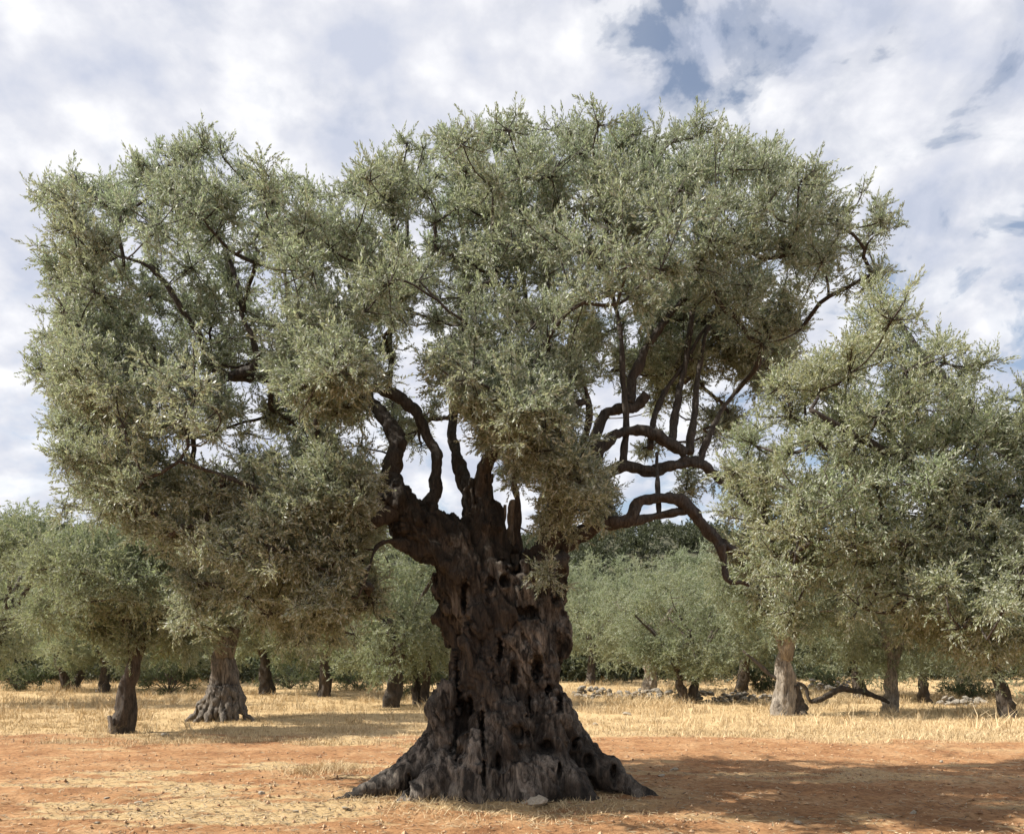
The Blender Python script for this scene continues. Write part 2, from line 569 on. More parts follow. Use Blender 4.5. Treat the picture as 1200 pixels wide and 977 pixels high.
def shoot_mesh(name, seed, mat, length, nleaf, ll, lw, stem):
    """one leafy olive shoot along +Z, leaves in pairs on a thin stem"""
    r = np.random.default_rng(seed)
    bend = np.array([r.normal(0, .12), r.normal(0, .12), 0]) * length
    def at(s):
        return np.outer(s, [0, 0, length]) + np.outer(s ** 2, bend)
    g_ = Geo()
    s = np.clip((np.arange(nleaf) // 2 + r.uniform(0, .9, nleaf)) / (nleaf / 2), 0, 1) * .95 + .05
    ph = (np.arange(nleaf) % 2) * np.pi + (np.arange(nleaf) // 2) * 1.4 + r.normal(0, .4, nleaf)
    base = at(s)
    side = np.stack([np.cos(ph), np.sin(ph), np.zeros(nleaf)], 1)
    k = (.95 - .65 * s + r.normal(0, .18, nleaf))[:, None]
    ld = unit(np.array([[0, 0, 1.0]]) + side * k + r.normal(0, .12, (nleaf, 3)))
    w = unit(np.cross(ld, np.array([0, 0, 1.0]) + r.normal(0, .5, (nleaf, 3))))
    n0 = unit(np.cross(w, ld))
    L_ = (ll * r.uniform(.6, 1.2, nleaf) * (1 - .25 * s))[:, None]
    W_ = (lw * r.uniform(.8, 1.2, nleaf) * .5)[:, None]
    mid = base + ld * L_ * .5
    V = np.stack([base, mid + w * W_ - n0 * W_ * .4, base + ld * L_ + n0 * L_ * r.normal(-.05, .1, (nleaf, 1)), mid - w * W_ - n0 * W_ * .4], 1).reshape(-1, 3)
    b = np.arange(nleaf)[:, None] * 4
    fl = (r.random(nleaf) < .45)[:, None]
    T = np.stack([np.where(fl, b + [[0, 1, 2]], b + [[0, 2, 1]]), np.where(fl, b + [[0, 2, 3]], b + [[0, 3, 2]])], 1).reshape(-1, 3)
    g_.add(V, None, T, tone=np.repeat(np.clip(r.normal(.5, .22, nleaf), 0, 1), 4))
    if stem:
        q = at(np.array([-.15, .5, 1.0]))
        V, Q, T = tube_arrays(q, [stem, stem * .7, stem * .3], 3, cap=False)
        g_.add(V, Q, T, tone=np.zeros(len(V)))
    return g_.mesh(name, mat, False)


_kits = {}


def shoot_kit(kind, mat, length, nleaf, ll, lw, stem=0.0, nvar=6, maker=None):
    """node group that sets shoot variants on the points of a crown"""
    if kind in _kits:
        return _kits[kind]
    ng = bpy.data.node_groups.new(kind, 'GeometryNodeTree')
    ng.interface.new_socket('Geometry', in_out='INPUT', socket_type='NodeSocketGeometry')
    ng.interface.new_socket('Geometry', in_out='OUTPUT', socket_type='NodeSocketGeometry')
    gi = ng.nodes.new('NodeGroupInput'); go = ng.nodes.new('NodeGroupOutput')
    jn = ng.nodes.new('GeometryNodeJoinGeometry')
    for v in range(nvar):
        me = (maker or shoot_mesh)(kind + '_shoot', 900 + v * 7, mat, length, nleaf, ll, lw, stem)
        po = bpy.data.objects.new(kind + '_shoot', me)
        oi = ng.nodes.new('GeometryNodeObjectInfo')
        oi.inputs['Object'].default_value = po
        g2i = ng.nodes.new('GeometryNodeGeometryToInstance')
        ng.links.new(oi.outputs['Geometry'], g2i.inputs[0])
        ng.links.new(g2i.outputs[0], jn.inputs[0])
    ip = ng.nodes.new('GeometryNodeInstanceOnPoints')
    ip.inputs['Pick Instance'].default_value = True

    def attr(nm, ty):
        a = ng.nodes.new('GeometryNodeInputNamedAttribute')
        a.data_type = ty
        a.inputs['Name'].default_value = nm
        return [o_ for o_ in a.outputs if o_.enabled and o_.name == 'Attribute'][0]
    ng.links.new(gi.outputs[0], ip.inputs['Points'])
    ng.links.new(jn.outputs[0], ip.inputs['Instance'])
    ng.links.new(attr('variant', 'INT'), ip.inputs['Instance Index'])
    ng.links.new(attr('turn', 'FLOAT_VECTOR'), ip.inputs['Rotation'])
    ng.links.new(attr('size', 'FLOAT'), ip.inputs['Scale'])
    ng.links.new(ip.outputs[0], go.inputs[0])
    _kits[kind] = (ng, nvar, mat)
    return _kits[kind]


def scatter(name, kit, pos, dirs, size, tint, parent=None, r=None):
    ng, nvar, mat = kit
    r = r or rng
    n = len(pos)
    d = unit(np.asarray(dirs, float))
    # euler XYZ taking +Z to d: tilt about X, roll about Z first, heading about Z
    # R = Rz(h) Ry(t) Rz(roll); as euler XYZ via matrix
    t = np.arccos(np.clip(d[:, 2], -1, 1)); h = np.arctan2(d[:, 1], d[:, 0]); ro = r.uniform(0, 6.283, n)
    ch, sh, ct, st_, cr, sr = np.cos(h), np.sin(h), np.cos(t), np.sin(t), np.cos(ro), np.sin(ro)
    m00 = ch * ct * cr - sh * sr
    m10 = sh * ct * cr + ch * sr
    m20 = -st_ * cr
    m21 = st_ * sr
    m22 = ct
    ex = np.arctan2(m21, m22); ey = np.arcsin(np.clip(-m20, -1, 1)); ez = np.arctan2(m10, m00)
    me = bpy.data.meshes.new(name)
    me.vertices.add(n)
    me.vertices.foreach_set('co', np.asarray(pos, np.float32).ravel())
    a = me.attributes.new('turn', 'FLOAT_VECTOR', 'POINT'); a.data.foreach_set('vector', np.stack([ex, ey, ez], 1).astype(np.float32).ravel())
    a = me.attributes.new('size', 'FLOAT', 'POINT'); a.data.foreach_set('value', np.broadcast_to(np.asarray(size, np.float32), (n,)).copy())
    a = me.attributes.new('tint', 'FLOAT', 'POINT'); a.data.foreach_set('value', np.broadcast_to(np.asarray(tint, np.float32), (n,)).copy())
    a = me.attributes.new('variant', 'INT', 'POINT'); a.data.foreach_set('value', r.integers(0, nvar, n).astype(np.int32))
    me.materials.append(mat)
    o = link(name, me, parent)
    md = o.modifiers.new('leaves', 'NODES'); md.node_group = ng
    o['kind'] = 'stuff'
    return o


def make_crown(blobs, centre, sub=9, shoots=6, r=None, up=0.45, twig_sides=3, twig_r=0.006, out=0.3, size=(.7, 1.2)):
    """blobs: list of (c, R, tint). Each is a spray of twigs carrying leafy shoots.
    returns (pos, dir, size, tint) of the shoots and a Geo of twigs"""
    r = r or rng
    C_ = np.array([b[0] for b in blobs]); Rr = np.array([np.broadcast_to(b[1], 3) for b in blobs], float)
    tn = np.array([b[2] for b in blobs])
    B = len(C_)
    c = np.repeat(C_, sub, 0); RR = np.repeat(Rr, sub, 0); tt = np.repeat(tn, sub)
    ow = unit(c - np.asarray(centre))
    d = unit(rand_dirs(B * sub, r) + out * ow + np.array([0, 0, up * 0.5]))
    st = c + rand_dirs(B * sub, r) * RR * r.uniform(0.05, 0.85, (B * sub, 1))
    end = st + d * RR * r.uniform(0.4, 0.8, (B * sub, 1))
    tw = Geo()
    if twig_r:
        midp = (st + end) / 2 + rand_dirs(len(st), r) * RR * 0.10
        K = twig_sides
        a = np.arange(K) * 2 * np.pi / K
        ax = unit(end - st)
        u = unit(np.cross(ax, np.array([0.3, 0.9, 0.2])))
        v = np.cross(ax, u)
        ringdir = np.cos(a)[None, :, None] * u[:, None] + np.sin(a)[None, :, None] * v[:, None]
        rings = [c[:, None] + ringdir * twig_r * 1.3, midp[:, None] + ringdir * twig_r, end[:, None] + ringdir * twig_r * 0.4]
        V = np.stack(rings, 1).reshape(-1, 3)
        b0 = np.arange(len(st))[:, None, None] * 3 * K
        ii = np.arange(2)[None, :, None] * K
        jj = np.arange(K)[None, None]; j2 = (jj + 1) % K
        Q = np.stack([b0 + ii + jj, b0 + ii + j2, b0 + ii + K + j2, b0 + ii + K + jj], -1).reshape(-1, 4)
        tw.add(V, Q)
    n = B * sub * shoots
    t = r.uniform(0.0, 1.0, n)[:, None]
    s0 = np.repeat(st, shoots, 0); e0 = np.repeat(end, shoots, 0); dd = np.repeat(d, shoots, 0)
    RR2 = np.repeat(RR, shoots, 0)
    pos = s0 * (1 - t) + e0 * t + rand_dirs(n, r) * RR2 * r.uniform(0, .22, (n, 1))
    zlo, zhi = C_[:, 2].min(), C_[:, 2].max()
    hgt = np.clip((pos[:, 2] - zlo) / max(zhi - zlo, .1), 0, 1)
    lift = np.zeros((n, 3)); lift[:, 2] = up * (1.5 * hgt - .35) - .25 * (r.random(n) < .25)   # shoots stand at the top and droop at the skirts
    dirs = unit(dd * 0.32 + rand_dirs(n, r) * 0.85 + lift)
    sz_ = r.uniform(size[0], size[1], n)
    tnt_ = np.clip(np.repeat(tt, shoots) + r.normal(0, .1, n), 0, 1)
    # small sprays carry fewer shoots, so that leaf density stays even
    keep = r.random(n) < np.clip((RR2[:, 0] / np.median(Rr[:, 0])) ** 1.8, .06, 1)
    return (pos[keep], dirs[keep], sz_[keep], tnt_[keep]), tw


def in_poly(pt, poly):
    x, y = pt
    c = False
    n = len(poly)
    for i in range(n):
        x1, y1 = poly[i]; x2, y2 = poly[(i + 1) % n]
        if (y1 > y) != (y2 > y) and x < (x2 - x1) * (y - y1) / (y2 - y1) + x1:
            c = not c
    return c


def edge_dist(pt, poly):
    p = np.array(pt, float); q = np.array(poly, float)
    a = q; b = np.roll(q, -1, 0)
    ab = b - a
    t = np.clip(((p - a) * ab).sum(1) / (ab * ab).sum(1), 0, 1)
    return np.linalg.norm(p - (a + ab * t[:, None]), axis=1).min()


def fill_blobs(poly, gaps, Yc, thick, spacing, rad, r, layers, tint_fn, inset=0.75, margin=13):
    """spray centres spread through a crown volume whose outline is poly (photograph pixels at depth Yc);
    thickness grows away from the outline like a dome"""
    q = np.array(poly)
    x0, y0 = q.min(0); x1, y1 = q.max(0)
    res, pts = [], []
    tries = int((x1 - x0) * (y1 - y0) / spacing ** 2 * 30)
    for _ in range(tries):
        p = (r.uniform(x0, x1), r.uniform(y0, y1))
        if not in_poly(p, poly):
            continue
        if pts and np.min(np.hypot(*(np.array(pts) - p).T)) < spacing:
            continue
        pts.append(p)
    for p in pts:
        ed = edge_dist(p, poly)
        gd = min([(-edge_dist(p, g_) if in_poly(p, g_) else edge_dist(p, g_)) for g_ in gaps] or [999])
        if gd < 4 or ed < margin:
            continue
        nl = max(1, int(round(layers * min(1, 0.45 + ed / 120))))
        for k in range(nl):
            rr = rad * r.uniform(0.75, 1.2)
            rpx = rr / Yc * F
            if ed < rpx * inset:
                rr *= max(0.30, ed / (rpx * inset))
            if gd < rpx * 0.8:
                rr *= max(0.35, gd / (rpx * 0.8))
            h = thick * math.sqrt(min(1, ed / 190.0))
            off = (((k + r.uniform(0, 1)) / nl) * 2 - 1) * h
            Y = Yc + off
            c = P(p[0], p[1], Y)
            res.append((c, np.array([rr, rr, rr * 0.9]), tint_fn(p[0], p[1], off, r)))
    return res


# ------------------------------------------------------------------ branch network
def grow_network(limbs, blobs, r, tip=0.008, expo=2.3, trunk_top=None):
    """join every spray centre to the nearest point of the limb skeleton; pipe-model radii"""
    pos, par, fixed = [], [], []
    for pts, rad in limbs:
        prev = -1
        for p_, r_ in zip(pts, rad):
            pos.append(np.array(p_)); par.append(-1); fixed.append(r_)
    cs = [b[0] for b in blobs]
    A = np.array(pos)
    done = []
    order = sorted(range(len(cs)), key=lambda i: np.min(np.linalg.norm(A - cs[i], axis=1)))
    posA = np.zeros((len(pos) + len(cs) * 8, 3)); posA[:len(pos)] = A
    n = len(pos)
    radius = list(fixed); parent = list(par); isfix = [True] * n
    chains = []
    zpen = np.array([1, 1, 1.0])
    for i in order:
        c = cs[i]
        dv = posA[:n] - c
        dist = np.linalg.norm(dv, axis=1) + 0.55 * np.maximum(0, dv[:, 2])   # prefer to grow up and out
        j = int(np.argmin(dist))
        a = posA[j]
        L = np.linalg.norm(c - a)
        seg = max(2, min(6, int(L / 0.3) + 1))
        mid = (a + c) / 2 + r.normal(size=3) * L * 0.10 + np.array([0, 0, -0.06 * L])
        q = catmull([a, mid, c], seg + 1)
        ids = [j]
        for k in range(1, seg + 1):
            posA[n] = q[k]
            parent.append(ids[-1]); radius.append(0.0); isfix.append(False)
            ids.append(n); n += 1
        chains.append(ids)
    load = np.zeros(n)
    for ids in chains:
        k = ids[-1]
        while k >= 0 and not isfix[k]:
            load[k] += 1
            k = parent[k]
    rad = tip * np.power(np.maximum(load, 1), 1 / expo)
    g_ = Geo()
    for ids in chains:
        q = posA[ids]
        rr = np.array([rad[k] for k in ids])
        rr[0] = rr[1] if len(rr) > 1 else rr[0]
        if not isfix[ids[0]]:
            rr[0] = min(rad[ids[0]], rr[1] * 1.15)
        else:
            rr[0] = min(radius[ids[0]], rr[1] * 1.3)
        sides = 7 if rr[0] > 0.03 else (5 if rr[0] > 0.015 else 4)
        if len(q) > 2:
            m_ = (len(q) - 1) * 2 + 1
            wob = catmull(q, m_)
            rr = np.interp(np.linspace(0, 1, m_), np.linspace(0, 1, len(rr)), rr)
            wob[1:-1] += r.normal(size=(m_ - 2, 3)) * rr[1:-1, None] * 0.45
            q = wob
        g_.tube(q, rr, sides, cap=False)
    return g_


def displace_bark(V, Nn, amp, freq=6.0, stretch=0.22, twist=0.5, centre=(0, 0)):
    x = V[:, 0] - centre[0]; y = V[:, 1] - centre[1]; z = V[:, 2]
    a = twist * z
    xr = x * np.cos(a) - y * np.sin(a); yr = x * np.sin(a) + y * np.cos(a)
    q = np.stack([xr * freq, yr * freq, z * freq * stretch], 1)
    w = np.stack([vnoise(q * 0.5 + 5), vnoise(q * 0.5 + 9), vnoise(q * 0.5 + 13)], 1)
    q = q + w * 0.8
    f1 = fbm(q, 2)
    d = 2.1 * np.minimum(np.abs(f1), .42) ** .75 + 0.30 * np.minimum(np.abs(fbm(q * 2.3 + 4, 2)), .4) / .4 + 0.35 * vnoise(q * 0.45 + 31)
    low = 0.30 + 0.70 * smooth(0.25, 1.3, z)
    return V + Nn * (amp * low * (d - 0.95))[:, None]


def gnarly_limb(pts, rads, amp=0.18, sides=14, step=0.05, freq=9.0, knots=0, r=None):
    pts = np.asarray(pts, float)
    L = np.linalg.norm(np.diff(pts, axis=0), axis=1).sum()
    n = max(8, int(L / step))
    q = catmull(pts, n)
    rr = np.interp(np.linspace(0, 1, n), np.linspace(0, 1, len(rads)), rads)
    rmx = max(rr.max(), .02)
    jf = min(3.1, .55 / rmx)
    jitter = np.stack([vnoise(q * jf + s_) for s_ in (1, 20, 40)], 1) * rr[:, None] * 0.45
    q = q + jitter
    rr = rr * (1 + 0.13 * vnoise(q * min(5, .8 / rmx) + 3))
    V, Q, T = tube_arrays(q, rr, sides)
    cen = np.vstack([np.repeat(q, sides, 0), q[:1], q[-1:]])
    nn = unit(V - cen)
    ra = np.concatenate([np.repeat(rr, sides), [0, 0]])
    w = V * freq
    up_ = abs(unit(q[-1] - q[0])[2]) > .7
    st3 = np.array([1, 1, 0.22]) if up_ else np.array([.6, 1, .6])
    f1 = fbm(w * st3 * 1.2, 2)
    d = 1.9 * np.minimum(np.abs(f1), .42) ** .75 + 0.35 * fbm(w * st3 * 2.4, 2) + .25 * vnoise(w * .5 + 9)
    V = V + nn * (ra * amp * 2.2 * (d - 0.8))[:, None]
    return V, Q, T


# ------------------------------------------------------------------ THE ANCIENT OLIVE
Y0 = 10.6
S = Y0 / F
tree_loc = (P(585, 0, Y0)[0], Y0, 0.0)
old = thing('ancient_olive_tree', 'huge ancient olive with a twisted hollow dark trunk and broad crown, in the middle', 'tree', tree_loc)

# trunk silhouette: (photo y, left x, right x, half depth m)
prof = [(958, 396, 768, 1.38), (940, 412, 752, 1.27), (920, 436, 732, 1.14), (900, 462, 716, 1.02), (880, 486, 700, 0.90), (860, 503, 686, 0.82),
        (830, 519, 668, 0.74), (800, 530, 655, 0.68), (780, 536, 649, 0.65), (750, 540, 646, 0.62), (720, 539, 646, 0.60),
        (700, 532, 645, 0.58), (680, 527, 644, 0.56), (664, 526, 642, 0.50)]
pz = np.array([EYE + (HOR - p_[0]) * S for p_ in prof])
pl_ = np.array([(p_[1] - 600) * S for p_ in prof]); pr_ = np.array([(p_[2] - 600) * S for p_ in prof])
pd = np.array([p_[3] for p_ in prof])
zz = np.linspace(pz[0] - 0.15, pz[-1], 90)
TH = np.linspace(0, 2 * np.pi, 160, endpoint=False)
Lx = np.interp(zz, pz, pl_); Rx = np.interp(zz, pz, pr_); Dd = np.interp(zz, pz, pd)
rows = []
for k, z_ in enumerate(zz):
    cx = (Lx[k] + Rx[k]) / 2; a_ = (Rx[k] - Lx[k]) / 2
    tw = TH + 0.35 * z_
    base_w = np.clip(1 - z_ / 1.4, 0, 1)
    lob = 0.035 * np.cos(5 * tw + 1.0) + 0.028 * np.cos(8 * tw + 2.2) + 0.02 * np.cos(13 * tw + 0.4)
    lob = lob * (1 + 2.0 * base_w)
    f_ = 1 + lob * (0.4 + 0.6 * np.abs(np.sin(TH)))
    rows.append(np.stack([cx + a_ * np.cos(TH) * f_, Y0 + Dd[k] * np.sin(TH) * f_, np.full_like(TH, z_)], 1))
V = np.vstack(rows)
ns = len(TH)
i = np.arange(len(zz) - 1)[:, None] * ns
j = np.arange(ns)[None]; j2 = (j + 1) % ns
Q = np.stack([i + j, i + j2, i + ns + j2, i + ns + j], -1).reshape(-1, 4)
V = np.vstack([V, [(Lx[0] + Rx[0]) / 2, Y0, zz[0]], [(Lx[-1] + Rx[-1]) / 2, Y0, zz[-1] + 0.02]])
jj = np.arange(ns); k2 = (jj + 1) % ns
T = np.vstack([np.stack([np.full(ns, len(V) - 2), k2, jj], 1),
               np.stack([np.full(ns, len(V) - 1), (len(zz) - 1) * ns + jj, (len(zz) - 1) * ns + k2], 1)])
tg = Geo()
tg.add(V, Q, T)


def pxl(lst, Y=Y0):
    """(px, py, depth offset, radius px) -> points, radii"""
    return [P(a, b, Y + c) for a, b, c, d in lst], [d / F * (Y + c) for a, b, c, d in lst]


def add_tube(lst, sides=28, n=40):
    p_, r_ = pxl(lst)
    q = catmull(p_, n)
    rr = np.interp(np.linspace(0, 1, n), np.linspace(0, 1, len(r_)), r_)
    tg.tube(q, rr, sides)


add_tube([(572, 745, -.15, 30), (560, 700, -.15, 33), (542, 660, -.15, 34), (512, 630, -.15, 30), (476, 604, -.2, 24), (458, 572, -.2, 18)])
add_tube([(560, 720, -.1, 38), (562, 670, -.1, 33), (564, 635, -.05, 25), (562, 600, 0, 21), (562, 575, -.03, 15), (568, 555, -.1, 9)])
add_tube([(625, 740, -.1, 34), (634, 690, -.1, 24), (640, 655, -.1, 22), (644, 628, -.1, 17), (655, 600, -.1, 13)])
add_tube([(612, 730, .25, 34), (612, 680, .25, 28), (616, 648, .2, 18)])
add_tube([(545, 745, .1, 22), (525, 705, .0, 15), (513, 684, 0, 9), (510, 670, 0, 6)])
# roots creeping out over the ground
for lst in ([(512, 878, -.45, 22), (472, 908, -.65, 18), (432, 924, -.8, 12), (398, 938, -.85, 5), (380, 946, -.9, 3)],
            [(530, 895, -.75, 24), (500, 922, -.95, 19), (474, 944, -1.1, 11), (452, 952, -1.15, 5)],
            [(560, 905, -1.0, 30), (556, 938, -1.15, 20), (548, 955, -1.25, 8)],
            [(610, 905, -1.0, 30), (622, 938, -1.2, 20), (640, 956, -1.3, 8)],
            [(645, 892, -.75, 24), (678, 924, -.95, 17), (702, 946, -1.1, 9)],
            [(676, 878, -.45, 22), (712, 906, -.65, 18), (748, 928, -.8, 11), (776, 940, -.85, 5)],
            ):
    add_tube(lst, 20, 24)


def burl(px, py, dy, rpx, sq=(1, 1, 1)):
    c = P(px, py, Y0 + dy); r_ = rpx * S * .92
    sq = (sq[0] * .85, sq[1], sq[2] * 1.5)
    u = np.linspace(0, np.pi, 14); v = np.linspace(0, 2 * np.pi, 22, endpoint=False)
    U, W = np.meshgrid(u, v, indexing='ij')
    V = np.stack([np.sin(U) * np.cos(W) * sq[0], np.sin(U) * np.sin(W) * sq[1], np.cos(U) * sq[2]], -1).reshape(-1, 3) * r_ + c
    i = np.arange(13)[:, None] * 22; j = np.arange(22)[None]; j2 = (j + 1) % 22
    tg.add(V, np.stack([i + j, i + 22 + j, i + 22 + j2, i + j2], -1).reshape(-1, 4))


for b in ((650, 744, -.1, 29, (1, 1, .9)), (644, 708, -.2, 18), (575, 725, -.52, 27, (1.2, 1, .8)), (610, 700, -.42, 22), (548, 775, -.58, 24, (.8, 1, 1.5)),
          (620, 758, -.58, 24), (590, 775, -.62, 22, (1.3, .9, .9)), (640, 785, -.42, 22, (.8, 1, 1.4)), (570, 815, -.68, 24, (1, 1, 1.4)), (520, 845, -.55, 24, (.8, 1, 1.4)),
          (595, 870, -.85, 30, (1.1, 1, 1.1)), (650, 860, -.68, 28, (.9, 1, 1.3)), (555, 895, -.95, 26), (636, 915, -1.0, 28, (1.2, 1, .8))):
    burl(*b)

me0 = tg.mesh('trunk_raw', None)
tmp = bpy.data.objects.new('trunk_raw', me0)
COL.objects.link(tmp)
md = tmp.modifiers.new('r', 'REMESH')
md.mode = 'VOXEL'; md.voxel_size = 0.0185; md.use_smooth_shade = True
dg = bpy.context.evaluated_depsgraph_get()
me1 = bpy.data.meshes.new_from_object(tmp.evaluated_get(dg))
bpy.data.objects.remove(tmp, do_unlink=True)
nv = len(me1.vertices)
V = np.empty(nv * 3, np.float32); me1.vertices.foreach_get('co', V); V = V.reshape(-1, 3).astype(float)
# relax so the union seams are soft
ne = len(me1.edges); E = np.empty(ne * 2, np.int32); me1.edges.foreach_get('vertices', E); E = E.reshape(-1, 2)
deg = np.bincount(E.ravel(), minlength=nv)[:, None]
for _ in range(5):
    acc = np.zeros_like(V)
    for d_ in range(3):
        acc[:, d_] = np.bincount(E[:, 0], V[E[:, 1], d_], nv) + np.bincount(E[:, 1], V[E[:, 0], d_], nv)
    V = V * 0.4 + 0.6 * acc / np.maximum(deg, 1)
me1.vertices.foreach_set('co', V.astype(np.float32).ravel()); me1.update()


def normals(me):
    a = np.empty(len(me.vertices) * 3, np.float32)
    me.vertex_normals.foreach_get('vector', a)
    return a.reshape(-1, 3).astype(float)


Nn = normals(me1)
V = displace_bark(V, Nn, 0.12, 4.4, 0.15, 0.55, (tree_loc[0], Y0))
me1.vertices.foreach_set('co', V.astype(np.float32).ravel()); me1.update()
Nn = normals(me1)
V = V + Nn * ((.05 * vnoise(V * 3.0 + 3) + .035 * vnoise(V * 6.5 + 21)) * smooth(.5, 1.2, V[:, 2]))[:, None]
# rot holes and the long hollow in the front of the trunk
scr = np.stack([600 + V[:, 0] / V[:, 1] * F, HOR - (V[:, 2] - EYE) / V[:, 1] * F], 1)
front = (Nn[:, 1] < 0.25)
holes = [(575, 684, 5, 10), (592, 681, 5, 7), (602, 789, 5, 10), (630, 781, 6, 16), (620, 826, 5, 17), (609, 860, 9, 9), (640, 875, 10, 8),
         (673, 870, 5, 8), (656, 826, 4, 14), (541, 862, 8, 42), (536, 800, 3, 34), (642, 808, 5, 7), (617, 718, 13, 7),
         (690, 893, 6, 9), (552, 828, 4, 14), (478, 925, 3, 16), (720, 905, 4, 12), (583, 895, 3, 12), (650, 690, 5, 20), (604, 660, 7, 12),
         (545, 700, 3, 22), (566, 905, 3, 16), (655, 905, 3, 14), (585, 760, 3, 14), (565, 860, 3, 26)]
push = np.zeros(nv); rim = np.zeros(nv)
nz = vnoise(V * 7.0) * .7 + vnoise(V * 17.0) * .5 + vnoise(V * np.array([5, 5, 2.0]) + 50) * .6
for hx, hy, ra, rb in holes:
    q = np.sqrt(((scr[:, 0] - hx) / ra) ** 2 + ((scr[:, 1] - hy) / rb) ** 2) + 0.42 * nz
    push = np.maximum(push, np.clip(1 - smooth(0.45, 1.15, q), 0, 1))
    rim = np.maximum(rim, np.exp(-((q - 1.5) / 0.35) ** 2))
V = V + np.array([0.04, 1, -0.02])[None] * (0.24 * push * front)[:, None] + Nn * (0.022 * rim * front)[:, None]
# finer cords
me1.vertices.foreach_set('co', V.astype(np.float32).ravel()); me1.update()
Nn = normals(me1)
V = displace_bark(V, Nn, 0.045, 11.0, 0.16, 0.55, (tree_loc[0], Y0))
me1.vertices.foreach_set('co', V.astype(np.float32).ravel()); me1.update()
me1.polygons.foreach_set('use_smooth', np.full(len(me1.polygons), True))
me1.materials.clear(); me1.materials.append(M_TRUNK)
me1.name = 'trunk'
link('trunk', me1, old)

# splintered dead stub in the fork
sg = Geo()
for lst in ([(596, 668, .1, 10), (600, 630, .1, 9), (601, 604, .1, 8), (600, 588, .1, 5)], [(588, 662, .0, 4), (590, 625, 0, 3.2), (592, 592, 0, 2.0)]):
    p_, r_ = pxl(lst)
    sg.add(*gnarly_limb(p_, r_, 0.35, 16, 0.03, 12))
o = sg.build('dead_stub', M_BARK_PALE, old)
o['label'] = 'splintered pale dead stub standing in the fork of the trunk'

